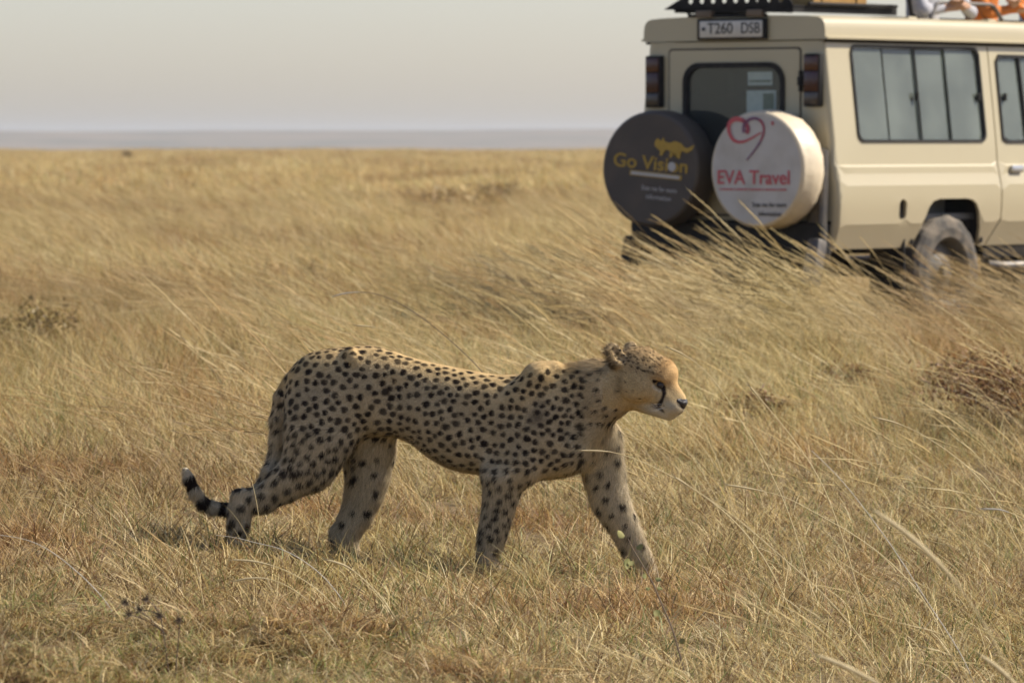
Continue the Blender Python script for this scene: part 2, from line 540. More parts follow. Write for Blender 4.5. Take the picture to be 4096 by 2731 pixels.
def glass_mat(name, tint, dust, dust_col):
    m = bpy.data.materials.new(name); m.use_nodes = True; nt = m.node_tree; nt.nodes.clear()
    out = nt.nodes.new('ShaderNodeOutputMaterial')
    tr = nt.nodes.new('ShaderNodeBsdfTransparent'); tr.inputs[0].default_value = (*tint, 1)
    gl = nt.nodes.new('ShaderNodeBsdfGlossy'); gl.inputs['Roughness'].default_value = .03
    df = nt.nodes.new('ShaderNodeBsdfDiffuse'); df.inputs[0].default_value = (*dust_col, 1)
    fr = nt.nodes.new('ShaderNodeFresnel'); fr.inputs[0].default_value = 1.5
    tc = nt.nodes.new('ShaderNodeTexCoord')
    n = nt.nodes.new('ShaderNodeTexNoise'); n.inputs['Scale'].default_value = 3; n.inputs['Detail'].default_value = 6
    nt.links.new(tc.outputs['Object'], n.inputs['Vector'])
    mr = nt.nodes.new('ShaderNodeMapRange'); mr.inputs['From Min'].default_value = .3; mr.inputs['From Max'].default_value = .7
    mr.inputs['To Min'].default_value = dust * .75; mr.inputs['To Max'].default_value = dust * 1.2
    nt.links.new(n.outputs['Fac'], mr.inputs['Value'])
    m1 = nt.nodes.new('ShaderNodeMixShader'); m2 = nt.nodes.new('ShaderNodeMixShader')
    nt.links.new(mr.outputs['Result'], m1.inputs[0]); nt.links.new(tr.outputs[0], m1.inputs[1]); nt.links.new(df.outputs[0], m1.inputs[2])
    nt.links.new(fr.outputs[0], m2.inputs[0]); nt.links.new(m1.outputs[0], m2.inputs[1]); nt.links.new(gl.outputs[0], m2.inputs[2])
    nt.links.new(m2.outputs[0], out.inputs[0])
    return m
GLASS = glass_mat('dusty_skylit_glass', (.84, .92, .86), .30, (.43, .48, .40))  # dust film, made denser to paint in sky light seen through the cabin
GLASS_R = glass_mat('tinted_rear_glass', (.30, .34, .31), .12, (.32, .34, .31))

# half width of the body by height
_pz = [0.50, 0.555, 0.69, 0.72, 0.86, 0.98, 1.03, 1.045, 1.06, 1.105, 1.12, 1.275, 1.96]
_py = [0.755, 0.778, 0.828, 0.840, 0.852, 0.852, 0.836, 0.830, 0.828, 0.826, 0.812, 0.802, 0.722]
def yside(z):
    return float(np.interp(z, _pz, _py))

def pip(p, poly):
    c = False; n = len(poly)
    for i in range(n):
        a, b = poly[i], poly[(i + 1) % n]
        if (a[1] > p[1]) != (b[1] > p[1]) and p[0] < (b[0] - a[0]) * (p[1] - a[1]) / (b[1] - a[1]) + a[0]:
            c = not c
    return c
def subdiv(poly, step):
    out = []
    for a, b in zip(poly, poly[1:] + poly[:1]):
        n = max(1, int(math.hypot(b[0] - a[0], b[1] - a[1]) / step))
        out += [(a[0] + (b[0] - a[0]) * i / n, a[1] + (b[1] - a[1]) * i / n) for i in range(n)]
    return out
def rrect(x0, z0, x1, z1, r, n=5):
    p = []
    for cx, cz, a0 in ((x1 - r, z0 + r, -90), (x1 - r, z1 - r, 0), (x0 + r, z1 - r, 90), (x0 + r, z0 + r, 180)):
        for i in range(n + 1):
            a = math.radians(a0 + 90 * i / n); p.append((cx + r * math.cos(a), cz + r * math.sin(a)))
    return p
def sheet(outer, holes, mapf, thick, levels=(), xstep=.12, zsteps=None):
    """flat outline with holes, triangulated, bent by mapf and given a thickness along inward normals"""
    vs, es = [], []
    def addloop(l):
        b = len(vs); vs.extend(Vector(p) for p in l); es.extend((b + i, b + (i + 1) % len(l)) for i in range(len(l)))
    addloop(outer)
    for h in holes: addloop(h)
    x0 = min(p[0] for p in outer); x1 = max(p[0] for p in outer)
    for z in levels:
        n = max(2, int((x1 - x0) / xstep))
        for i in range(n + 1):
            p = (x0 + (x1 - x0) * (i + .5) / (n + 1), z)
            if pip(p, outer) and not any(pip(p, h) for h in holes): vs.append(Vector(p))
    r = delaunay_2d_cdt(vs, es, [], 0, 1e-5)
    pts, tris = r[0], r[2]
    keep = []
    for t in tris:
        c = (sum(pts[i][0] for i in t) / 3, sum(pts[i][1] for i in t) / 3)
        if pip(c, outer) and not any(pip(c, h) for h in holes): keep.append(tuple(t))
    bm = bmesh.new()
    bv = [bm.verts.new(mapf(p[0], p[1])) for p in pts]
    for t in keep:
        try: bm.faces.new([bv[i] for i in t])
        except ValueError: pass
    bmesh.ops.delete(bm, geom=[v for v in bm.verts if not v.link_faces], context='VERTS')
    if thick:
        bm.normal_update()
        bmesh.ops.solidify(bm, geom=bm.faces[:], thickness=thick)
        bmesh.ops.recalc_face_normals(bm, faces=bm.faces[:])
    return bm
def ring_bm(loop_in, loop_out, mapf, t0, t1):
    """flat band between two outlines (a rubber frame), from height t0 to t1 along the surface normal handled by mapf(x, z, t)"""
    bm = bmesh.new(); n = len(loop_in)
    L = [[bm.verts.new(mapf(p[0], p[1], t)) for p in lp] for lp, t in ((loop_out, t0), (loop_out, t1), (loop_in, t1), (loop_in, t0))]
    for a, b in zip(L, L[1:] + L[:1]):
        for i in range(n):
            bm.faces.new((a[i], a[(i + 1) % n], b[(i + 1) % n], b[i]))
    bmesh.ops.recalc_face_normals(bm, faces=bm.faces[:])
    return bm
def merge(bms):
    out = bmesh.new()
    for b in bms:
        me = bpy.data.meshes.new('tmp'); b.to_mesh(me); b.free(); out.from_mesh(me); bpy.data.meshes.remove(me)
    return out

LEV = [.60, .69, .72, .79, .86, .93, 0.98, 1.03, 1.06, 1.105, 1.12, 1.2, 1.4, 1.55, 1.7, 1.85]
ARCH_R = [(1.63, .555), (1.55, .80), (1.52, .845), (1.47, .875), (1.40, .885), (1.10, .885), (1.03, .87), (.985, .83), (.95, .76), (.87, .555)]
ARCH_F = [(4.62, .555), (4.56, .80), (4.50, .86), (4.42, .885), (4.05, .885), (3.97, .86), (3.91, .80), (3.84, .555)]
SWIN = rrect(.27, 1.275, 1.69, 1.925, .06)
FWIN = [(1.88, 1.30), (1.93, 1.275), (2.82, 1.275), (2.86, 1.30), (2.88, 1.36), (2.72, 1.84), (2.66, 1.875), (1.92, 1.875), (1.88, 1.83)]
VENT = rrect(.655, .745, .735, .885, .038)
rear_out = [(.04, .555), (.03, .70), (.03, 1.95), (1.795, 1.95), (1.795, .74), (1.72, .60), (1.70, .555)]
door_out = [(1.715, .555), (1.735, .60), (1.808, .735), (1.808, 1.95), (2.80, 1.95), (3.02, 1.275), (3.02, .62), (2.99, .555)]
front_out = [(3.033, .60), (3.033, 1.20), (4.80, 1.10), (4.86, 1.04), (4.86, .62), (4.80, .555), (3.02, .555)]
def tri_split(outer):
    return subdiv(outer, .1)
for sgn in (-1, 1):
    mp = lambda x, z, s=sgn: Vector((x, s * yside(z), z))
    r_out = [p for p in rear_out]
    # cut the arch into the lower edge
    i = r_out.index((1.70, .555))
    ro = [(.04, .555), (.03, .70), (.03, 1.95), (1.795, 1.95), (1.795, .74), (1.72, .60), (1.70, .555)] + ARCH_R
    b1 = sheet(tri_split(ro), [SWIN, VENT], mp, .025 * (1 if sgn < 0 else -1), LEV)
    fo = front_out + ARCH_F[::-1][::-1]
    fo = [(3.02, .555), (3.033, .60), (3.033, 1.20), (4.80, 1.10), (4.86, 1.04), (4.86, .62), (4.80, .555)] + ARCH_F
    b2 = sheet(tri_split(fo), [], lambda x, z, s=sgn: Vector((x, s * (yside(z) - .05 * max(0, (x - 4.4))), z)), .025 * (1 if sgn < 0 else -1), LEV[:12])
    # pillar beside the windscreen
    bm_obj('rear_quarter_panel', b1, PAINT, car, True, 11); bm_obj('front_wing', b2, PAINT, car, True, 11)
    b3 = sheet(tri_split(door_out), [FWIN], mp, .025 * (1 if sgn < 0 else -1), LEV)
    door = bm_obj('front_door', b3, PAINT, car, True, 11)
    # side window: rubber, four sliding panes, mullions, catches
    mp3 = lambda x, z, t, s=sgn: Vector((x, s * (yside(z) + t), z))
    win = bm_obj('side_window', ring_bm(rrect(.286, 1.289, 1.674, 1.911, .05), rrect(.268, 1.272, 1.692, 1.928, .062), mp3, -.02, .010), RUB, car, True)
    xs = [.29, .625, .98, 1.315, 1.67]
    for k in range(4):
        t = -.012 if k in (0, 3) else -.022
        bm = bmesh.new()
        f = [bm.verts.new(mp3(x, z, t)) for x, z in ((xs[k] - .01, 1.285), (xs[k + 1] + .01, 1.285), (xs[k + 1] + .01, 1.91), (xs[k] - .01, 1.91))]
        bm.faces.new(f if sgn < 0 else f[::-1])
        bm.normal_update(); bmesh.ops.solidify(bm, geom=bm.faces[:], thickness=.004)
        bmesh.ops.recalc_face_normals(bm, faces=bm.faces[:])
        bm_obj('pane', bm, GLASS, win)
    for k, w in ((1, .005), (2, .008), (3, .005)):
        bm = bmesh.new()
        tube_bm(bm, [mp3(xs[k], z, -.010) for z in (1.275, 1.6, 1.92)], w, 6)
        bm_obj('mullion', bm, RUB, win)
    for x in (.955, 1.645):
        bm = bmesh.new(); box_bm(bm, mp3(x, 1.585, .004), (.022, .02, .055), .004)
        bm_obj('catch', bm, BLK, win)
    # front door window
    cx, cz = 2.36, 1.58
    inn = [(cx + (p[0] - cx) * .978, cz + (p[1] - cz) * .96) for p in FWIN]; outr = [(cx + (p[0] - cx) * 1.015, cz + (p[1] - cz) * 1.03) for p in FWIN]
    fw_ = bm_obj('window_frame', ring_bm(inn, outr, mp3, -.02, .010), RUB, door, True)
    bm = sheet(subdiv([(cx + (p[0] - cx) * .98, cz + (p[1] - cz) * .97) for p in FWIN], .2), [], lambda x, z, s=sgn: mp3(x, z, -.012), .004)
    bm_obj('pane', bm, GLASS, door)
    bm = bmesh.new(); tube_bm(bm, [mp3(x, z, -.004) for x, z in ((2.17, 1.28), (2.15, 1.87))], .013, 8)
    bm_obj('mullion', bm, BLK, door)
    bm = bmesh.new(); box_bm(bm, mp3(1.95, 1.585, .004), (.022, .02, .055), .004); bm_obj('catch', bm, BLK, door)
    bm = bmesh.new(); box_bm(bm, mp3(1.99, 1.085, .012), (.13, .03, .05), .008)
    bm_obj('handle', bm, simple_mat('chrome_handle', (.5, .5, .5), .3, .8), door, True)
    # vent cup behind the opening
    bm = bmesh.new(); box_bm(bm, (.695, sgn * .80, .81), (.11, .05, .17)); bm_obj('fuel_recess', bm, UND, car)
    # wheel arch liners
    for xc, w in ((1.25, .78), (4.23, .80)):
        bm = bmesh.new()
        box_bm(bm, (xc, sgn * .55, .90), (w, .50, .03)); box_bm(bm, (xc - w / 2, sgn * .55, .74), (.03, .5, .33)); box_bm(bm, (xc + w / 2, sgn * .55, .74), (.03, .5, .33)); box_bm(bm, (xc, sgn * .31, .74), (w, .03, .33))
        bm_obj('wheel_arch', bm, UND, car)
    # side step
    bm = bmesh.new(); tube_bm(bm, [(1.72, sgn * .80, .42), (1.80, sgn * .87, .41), (3.6, sgn * .87, .41), (3.7, sgn * .8, .42)], .035, 10)
    bm_obj('side_step', bm, STEEL, car, True)
    bm = bmesh.new(); box_bm(bm, (2.7, sgn * .70, .52), (2.0, .14, .10)); bm_obj('sill', bm, UND, car)

# rounded rear corners
for sgn in (-1, 1):
    bm = bmesh.new(); R = .05; rows = []
    for z in [.52, .6, .69, .72, .86, 1.0, 1.045, 1.06, 1.105, 1.12, 1.275, 1.5, 1.75, 1.95]:
        y = yside(z); rows.append([bm.verts.new((.03 - .03 * math.sin(a) if True else 0, sgn * (y - R + R * math.cos(a)), z)) for a in [math.radians(90 * i / 6) for i in range(7)]])
    for a, b in zip(rows, rows[1:]):
        for i in range(6): bm.faces.new((a[i], a[i + 1], b[i + 1], b[i]) if sgn > 0 else (a[i], b[i], b[i + 1], a[i + 1]))
    bm_obj('corner_panel', bm, PAINT, car, True)

# rear wall and rear door
def rx(y, z): return Vector((0, y, z))
zs = [.745, .80, .86, 1.0, 1.06, 1.275, 1.5, 1.75, 1.95]
ro = [(yside(z) - .05, z) for z in zs] ; ro = [(-p[0], p[1]) for p in ro] + ro[::-1]
DOORO = rrect(-.545, .775, .545, 1.905, .03)
bm = sheet(ro, [DOORO], rx, -.02, (1.0, 1.2, 1.5, 1.8))
bm_obj('rear_wall', bm, PAINT, car)
RWIN = rrect(-.41, 1.02, .41, 1.80, .12, 8)
rd_bm = sheet(rrect(-.536, .785, .536, 1.896, .025), [RWIN], lambda y, z: Vector((-.006, y, z)), -.03, (.87, .95))
rdoor = bm_obj('rear_door', rd_bm, PAINT, car)
bm = ring_bm(rrect(-.385, 1.045, .385, 1.775, .10, 8), rrect(-.42, 1.01, .42, 1.81, .13, 8), lambda y, z, t: Vector((-.006 - t, y, z)), -.02, .012)
bm_obj('window_rubber', bm, RUB, rdoor, True)
bm = sheet(rrect(-.40, 1.03, .40, 1.79, .11, 8), [], lambda y, z: Vector((.004, y, z)), -.004)
bm_obj('rear_pane', bm, GLASS_R, rdoor)
bm = bmesh.new(); box_bm(bm, (.04, 0, .90), (.02, 1.0, .22)) ; bm_obj('inner_lining', bm, INTM, rdoor)
for z in (1.68, 1.0):
    bm = bmesh.new(); tube_bm(bm, [(-.018, -.555, z - .07), (-.018, -.555, z + .07)], .014, 8); box_bm(bm, (-.012, -.55, z), (.012, .05, .06), .003)
    bm_obj('hinge', bm, BLK, rdoor)
# dark seam round the door
bm = ring_bm(rrect(-.533, .788, .533, 1.893, .03), rrect(-.550, .771, .550, 1.909, .03), lambda y, z, t: Vector((-t, y, z)), -.03, .0005)
bm_obj('door_seal', bm, simple_mat('seam_rubber', (.05, .042, .03), .8), rdoor)
# papers stuck inside the rear pane
pp = simple_mat('paper_sticker', (.40, .46, .40), .7, noise_amt=.3, noise_scale=25)
ppd = simple_mat('printed_sticker', (.18, .21, .15), .7, noise_amt=.6, noise_scale=40)
for (y0, y1, z0, z1, m) in ((-.34, -.10, 1.47, 1.62, pp), (-.325, -.235, 1.485, 1.60, ppd), (-.31, -.11, 1.655, 1.745, pp), (-.30, -.12, 1.675, 1.69, ppd)):
    o_ = .0015 if m is ppd else 0
    mesh_obj('sticker', [(.002 - o_, y0, z0), (.002 - o_, y1, z0), (.002 - o_, y1, z1), (.002 - o_, y0, z1)], [(0, 1, 2, 3)], m, rdoor)

# tail lamps
for sgn in (-1, 1):
    bm = bmesh.new(); box_bm(bm, (-.012, sgn * .655, 1.685), (.05, .135, .355), .012)
    tlm = bm_obj('tail_lamp', bm, BLK, car, True)
    for z0, z1, m in ((1.75, 1.845, AMBER), (1.61, 1.745, DARKRED), (1.525, 1.605, SMOKE)):
        bm = bmesh.new(); box_bm(bm, (-.038, sgn * .655, (z0 + z1) / 2), (.02, .108, z1 - z0), .005); bm_obj('lens', bm, m, tlm, True)

# roof: rounded shell with gutter
prof = [(.745, 1.958), (.768, 1.962), (.768, 1.974), (.750, 1.978), (.748, 2.03), (.742, 2.066), (.725, 2.092), (.695, 2.108), (.60, 2.116), (.40, 2.122), (.20, 2.126), (0, 2.127)]
prof = [(-y, z) for y, z in prof] + [(y, z) for y, z in prof[::-1][1:]]
bm = bmesh.new(); rows = []
for x, dz in ((-.015, 0), (.3, .004), (1.0, .006), (2.0, .004), (2.75, 0), (2.95, -.03), (3.03, -.09)):
    rows.append([bm.verts.new((x, y * (1 if x < 2.9 else .99), z + dz * (z - 1.95) / .17 + (0 if x < 2.9 else 0))) for y, z in prof])
for a, b in zip(rows, rows[1:]):
    for i in range(len(prof) - 1): bm.faces.new((a[i], a[i + 1], b[i + 1], b[i]))
bm.faces.new(rows[0]); bm.faces.new(rows[-1][::-1])
bmesh.ops.recalc_face_normals(bm, faces=bm.faces[:])
roof = bm_obj('roof', bm, PAINT, car, True)
for sgn in (-1, 1):
    bm = bmesh.new(); tube_bm(bm, [(x, sgn * .735, 1.948) for x in (0.0, 1.5, 2.95)], .010, 6); bm_obj('gutter_seal', bm, RUB, roof)
    for x in (1.05, 1.95, 2.75):
        bm = bmesh.new(); box_bm(bm, (x, sgn * .63, 2.112), (.10, .07, .035), .01); bm_obj('roof_clamp', bm, PAINT, roof)

# number plate
bm = bmesh.new(); box_bm(bm, (-.03, -0.005, 2.035), (.025, .57, .145), .006)
plate = bm_obj('number_plate', bm, BLK, car, True)
bm = bmesh.new(); box_bm(bm, (-.045, -0.005, 2.035), (.01, .515, .112), .004)
bm_obj('plate_face', bm, simple_mat('plate_white', (.62, .58, .50), .5, noise_amt=.3, noise_scale=8), plate, True)
FACE = Matrix(((0, 0, -1), (-1, 0, 0), (0, 1, 0))).to_4x4()      # text frame looking backwards
def text(body, size, loc, mat, parent, name='lettering', bold=.0, width=None, roll=0.0, M=FACE, space=1.0):
    cu = bpy.data.curves.new('tmp_text', 'FONT'); cu.body = body; cu.size = size; cu.align_x = 'CENTER'; cu.align_y = 'CENTER'
    cu.offset = bold; cu.extrude = .0008; cu.space_character = space
    o = bpy.data.objects.new('tmp_text', cu); COL.objects.link(o)
    bpy.context.view_layer.update()
    me = bpy.data.meshes.new_from_object(o.evaluated_get(bpy.context.evaluated_depsgraph_get()))
    bpy.data.objects.remove(o); bpy.data.curves.remove(cu)
    xs_ = [v.co.x for v in me.vertices]
    s = width / (max(xs_) - min(xs_)) if width else 1
    for v in me.vertices: v.co.x *= s
    me.transform(Matrix.Translation(loc) @ M @ Matrix.Rotation(roll, 4, 'Z'))
    me.materials.clear(); me.materials.append(mat)
    me.name = name
    t = bpy.data.objects.new(name, me); COL.objects.link(t); t.parent = parent
    return t
INK = simple_mat('black_print', (.02, .02, .02), .6)
text('T260', .105, (-.0515, .080, 2.037), INK, plate, bold=.0008, width=.21)
text('DSB', .105, (-.0515, -.170, 2.037), INK, plate, bold=.0008, width=.155)
bm = bmesh.new(); box_bm(bm, (-.051, .217, 2.037), (.003, .028, .022)); bm_obj('plate_emblem', bm, INK, plate)

# covered spare wheels
WHITE_V = simple_mat('white_vinyl', (.52, .49, .45), .5, noise_amt=.6, noise_scale=6, col2=(.36, .32, .26))
GREY_V = simple_mat('dark_grey_vinyl', (.060, .046, .037), .6, noise_amt=.6, noise_scale=6, col2=(.10, .075, .055))
CREAM_V = simple_mat('cream_vinyl', (.66, .55, .38), .5, noise_amt=.3, noise_scale=8, bump=.5, bump_scale=12)
BROWN_V = simple_mat('brown_grey_vinyl', (.085, .066, .048), .6, noise_amt=.3, noise_scale=8, bump=.5, bump_scale=12)
YEL = simple_mat('yellow_print', (.42, .26, .025), .5, noise_amt=.3, noise_scale=30)
WHT = simple_mat('pale_print', (.46, .44, .42), .5)
REDP = simple_mat('red_print', (.50, .075, .09), .5)
def flat_poly(name, pts, mat, parent, x=-.006):
    bm = bmesh.new()
    vs = [bm.verts.new((x, -p[0], p[1])) for p in pts]
    bm.faces.new(vs); bmesh.ops.triangulate(bm, faces=bm.faces[:])
    bmesh.ops.recalc_face_normals(bm, faces=bm.faces[:])
    return bm_obj(name, bm, mat, parent)
def cover(y, face, side, yaw, roll, label):
    e = empty('spare_wheel', (-.31, y, 1.09)); e.parent = car
    e.rotation_euler = (roll, 0, yaw); e.scale = (1, 1.02 if y > 0 else 1.045, 1.045)
    e['label'] = label
    pr = [(0.0, 0, 0), (0.0, .30, 0), (.0, .352, 0), (.006, .366, 1), (.02, .374, 1), (.04, .372, 1), (.06, .380, 1), (.14, .383, 1), (.20, .376, 1), (.24, .34, 1), (.25, .15, 1), (.25, 0, 1)]
    n = 56
    for part, mat in ((0, face), (1, side)):
        idx = [i for i in range(len(pr)) if pr[i][2] == part]
        if part == 1: idx = [2] + idx
        bm = bmesh.new(); rows = []
        for i in idx:
            x, r, _ = pr[i]
            rows.append([bm.verts.new((x, 0, 0))] if r == 0 else [bm.verts.new((x + (.0035 * math.sin(k * 5.1) if part and .03 < x < .2 else 0), (r + (.003 * math.sin(k * 2.7) if part and x > .03 else 0)) * math.cos(2 * math.pi * k / n), (r + (.003 * math.sin(k * 2.7) if part and x > .03 else 0)) * math.sin(2 * math.pi * k / n))) for k in range(n)])
        for a, b in zip(rows, rows[1:]):
            for k in range(n):
                k2 = (k + 1) % n
                if len(a) == 1: bm.faces.new((a[0], b[k], b[k2]))
                elif len(b) == 1: bm.faces.new((a[k], b[0], a[k2]))
                else: bm.faces.new((a[k], b[k], b[k2], a[k2]))
        bmesh.ops.recalc_face_normals(bm, faces=bm.faces[:])
        bm_obj('cover_face' if part == 0 else 'cover_side', bm, mat, e, True)
    # bracket behind
    bm = bmesh.new(); box_bm(bm, (.275, 0, -.05), (.06, .22, .5), .01); bm_obj('carrier', bm, BLK, e)
    return e
cw = cover(-.425, WHITE_V, CREAM_V, math.radians(-2), 0.0, 'spare wheel in a white cover with a red heart and travel lettering')
cb = cover(.455, GREY_V, BROWN_V, math.radians(5), math.radians(5), 'spare wheel in a dark grey cover with yellow lettering')
text('EVA Travel', .125, (-.004, .022, -.055), REDP, cw, bold=.0018, width=.575)
for i in range(19):
    bm = bmesh.new(); box_bm(bm, (-.003, .285 - i * .0285, -.128), (.003, .020 if i % 4 else .012, .012)); bm_obj('small_print', bm, REDP, cw)
text('Scan me for more', .046, (-.004, -.105, -.225), INK, cw, width=.27)
text('information', .046, (-.004, -.110, -.283), INK, cw, width=.18)
# heart drawn in one ribbon
def ribbon(name, pts, w, mats, parent):
    pts = [Vector((p[0], p[1])) for p in pts]
    # smooth it
    for _ in range(3):
        q = [pts[0]]
        for a, b in zip(pts, pts[1:]): q += [a * .75 + b * .25, a * .25 + b * .75]
        q.append(pts[-1]); pts = q
    n = len(pts); vs, fs, mi = [], [], []
    for i, p in enumerate(pts):
        t = (pts[min(n - 1, i + 1)] - pts[max(0, i - 1)]).normalized(); nn_ = Vector((-t.y, t.x))
        ww = w(i / (n - 1))
        for s in (-1, 1):
            r = p + nn_ * ww * s; vs.append((-.005, -r.x, r.y))
    for i in range(n - 1): fs.append((2 * i, 2 * i + 1, 2 * i + 3, 2 * i + 2)); mi.append(i / (n - 1))
    o = mesh_obj(name, vs, fs, None, parent)
    for m in mats: o.data.materials.append(m)
    for p, t in zip(o.data.polygons, mi): p.material_index = min(len(mats) - 1, int(t * len(mats)))
    return o
PURP = simple_mat('purple_print', (.17, .06, .13), .5); MAG = simple_mat('crimson_print', (.33, .05, .08), .5)
cxh, cyh, k_ = 1405., 585., .76 / 1050.
def hpt(l): return [((x - cxh) * k_ * 1.24, (cyh - y) * k_) for x, y in l]
ribbon('heart_line', hpt([(1450, 260), (1330, 330), (1250, 350), (1190, 320), (1155, 240), (1165, 170), (1220, 135), (1290, 150), (1330, 200), (1335, 245), (1315, 265)]), lambda t: .004 + .011 * min(1, t * 2.2), [REDP, REDP, MAG], cw)
ribbon('heart_line', hpt([(1300, 262), (1290, 230), (1300, 180), (1340, 145), (1400, 130), (1460, 165), (1480, 240), (1450, 330), (1390, 420), (1320, 505)]), lambda t: .012 * (1 - t * .75) + .002, [PURP, PURP, MAG, PURP], cw)
flat_poly('star_mark', [(x * .9 + .10 + .03, y + .295) for x, y in ((-.014, .004), (-.004, .004), (-.004, .016), (.004, .016), (.004, .004), (.014, .004), (.014, -.004), (.004, -.004), (.004, -.016), (-.004, -.016), (-.004, -.004), (-.014, -.004))], REDP, cw)
text('Go Vision', .125, (-.004, -.005, .035), YEL, cb, bold=.0018, width=.57)
flat_poly('underline_bar', [(-.15, -.052), (.25, -.052), (.25, -.020), (-.15, -.020)], YEL, cb, -.003)
flat_poly('underline_strip', [(-.14, -.046), (.235, -.046), (.235, -.026), (-.14, -.026)], WHT, cb, -.006)
text('Scan me for more', .046, (-.004, -.085, -.125), WHT, cb, width=.27)
text('information', .046, (-.004, -.085, -.180), WHT, cb, width=.19)
flat_poly('globe_mark', [(.172 + .030 * math.cos(a), .030 + .030 * math.sin(a)) for a in [2 * math.pi * k / 16 for k in range(16)]], WHT, cb, -.008)
fx = [(480, 310), (500, 275), (530, 300), (548, 262), (560, 300), (600, 310), (640, 288), (690, 300), (720, 335), (750, 340), (800, 300), (785, 350), (745, 385), (700, 370), (690, 400), (690, 440), (670, 440), (665, 400), (640, 400), (620, 440), (605, 440), (610, 385), (575, 370), (555, 400), (545, 430), (525, 430), (530, 390), (505, 370), (480, 345)]
flat_poly('animal_emblem', [((x - 505) * k_ * 1.32 + .05, (560 - y) * k_) for x, y in fx], YEL, cb)

# rear frame that carries the spare wheels, bumper, mud flaps
for s_ in (-1, 1):
    bm = bmesh.new()
    tube_bm(bm, [(-.06, s_ * .76, .52), (-.06, s_ * .78, 1.20), (-.055, s_ * .70, 1.215)], .032, 8)
    tube_bm(bm, [(-.06, s_ * .76, .85), (-.10, s_ * .2, .85)], .025, 8)
    tube_bm(bm, [(-.06, s_ * .74, 1.17), (-.08, s_ * .2, 1.13)], .025, 8)
    box_bm(bm, (-.045, s_ * .70, .95), (.05, .10, .55), .008)
    bm_obj('wheel_carrier_frame', bm, STEEL, car, True)
bm = bmesh.new(); box_bm(bm, (-.05, 0, .585), (.11, 1.58, .30), .02); bm_obj('rear_bumper', bm, BLK, car, True)
for s_ in (-1, 1):
    bm = bmesh.new(); box_bm(bm, (-.14, s_ * .76, .47), (.10, .10, .32), .02, Matrix.Rotation(math.radians(14), 3, 'Y')); bm_obj('bumper_end', bm, BLK if s_ > 0 else STEEL, car, True)
    bm = bmesh.new(); box_bm(bm, (.78, s_ * .66, .42), (.02, .28, .40), .005); bm_obj('mud_flap', bm, RUB, car)
bm = bmesh.new()
for s_ in (-1, 1): box_bm(bm, (2.4, s_ * .42, .58), (4.8, .09, .14))
box_bm(bm, (2.4, 0, .70), (4.6, 1.45, .06)); box_bm(bm, (.5, 0, .52), (.5, .7, .26), .03)
tube_bm(bm, [(1.25, -.7, .39), (1.25, .7, .39)], .06, 10); tube_bm(bm, [(4.23, -.7, .39), (4.23, .7, .39)], .06, 10)
bm_obj('chassis', bm, UND, car)

# wheels
def wheel(x, y, s_):
    e = empty('wheel', (x, y, .385)); e.parent = car; e.scale = (1 / VSC.x, 1, 1 / VSC.z)
    n = 60; hw = .13
    pr = [(-hw, .24), (-hw - .008, .30), (-hw + .004, .355), (-hw + .03, .382), (-.03, .388), (.03, .388), (hw - .03, .382), (hw - .004, .355), (hw + .008, .30), (hw, .24), (.06, .215), (-.06, .215)]
    bm = bmesh.new(); rows = []
    for (yy, r) in pr:
        tr = r > .37
        rows.append([bm.verts.new(((r + (.008 if (k // 2 + (1 if yy > 0 else 0)) % 2 and tr else 0)) * math.cos(2 * math.pi * k / n), yy, (r + (.008 if (k // 2 + (1 if yy > 0 else 0)) % 2 and tr else 0)) * math.sin(2 * math.pi * k / n))) for k in range(n)])
    rows.append(rows[0])
    for a, b in zip(rows, rows[1:]):
        for k in range(n): bm.faces.new((a[k], a[(k + 1) % n], b[(k + 1) % n], b[k]))
    bmesh.ops.recalc_face_normals(bm, faces=bm.faces[:])
    ty = bm_obj('tyre', bm, TYRE, e)
    pr = [(hw - .005, .238), (hw - .03, .215), (.03, .205), (.045, .15), (.075, .10), (.085, .055), (.115, .05), (.118, 0)]
    bm = bmesh.new(); rows = []
    for (yy, r) in pr:
        rows.append([bm.verts.new((r * math.cos(2 * math.pi * k / 32), s_ * yy, r * math.sin(2 * math.pi * k / 32))) for k in range(32)] if r else [bm.verts.new((0, s_ * yy, 0))])
    for a, b in zip(rows, rows[1:]):
        for k in range(32):
            if len(b) == 1: bm.faces.new((a[k], a[(k + 1) % 32], b[0]))
            else: bm.faces.new((a[k], a[(k + 1) % 32], b[(k + 1) % 32], b[k]))
    bmesh.ops.recalc_face_normals(bm, faces=bm.faces[:])
    bm_obj('rim', bm, simple_mat('dusty_rim', (.14, .125, .10), .6, .2, noise_amt=.6, noise_scale=10), e, True)
for x in (1.25, 4.23):
    for s_ in (-1, 1): wheel(x, s_ * .69, s_)

# bonnet, windscreen, grille
bm = bmesh.new()
rows = []
for x, z, w in ((3.02, 1.22, .80), (3.5, 1.20, .78), (4.3, 1.15, .74), (4.78, 1.11, .72), (4.87, 1.04, .71), (4.88, .62, .71)):
    rows.append([bm.verts.new((x, y * w, z - .03 * abs(y) ** 3)) for y in (-1, -.7, -.3, 0, .3, .7, 1)])
for a, b in zip(rows, rows[1:]):
    for i in range(6): bm.faces.new((a[i], a[i + 1], b[i + 1], b[i]))
bmesh.ops.recalc_face_normals(bm, faces=bm.faces[:])
bm_obj('bonnet', bm, PAINT, car, True)
bm = bmesh.new()
f = [bm.verts.new(p) for p in ((3.04, -.77, 1.24), (3.04, .77, 1.24), (2.90, .70, 1.94), (2.90, -.70, 1.94))]; bm.faces.new(f)
bm.normal_update(); bmesh.ops.solidify(bm, geom=bm.faces[:], thickness=.006); bmesh.ops.recalc_face_normals(bm, faces=bm.faces[:]); bm_obj('windscreen', bm, GLASS, car)
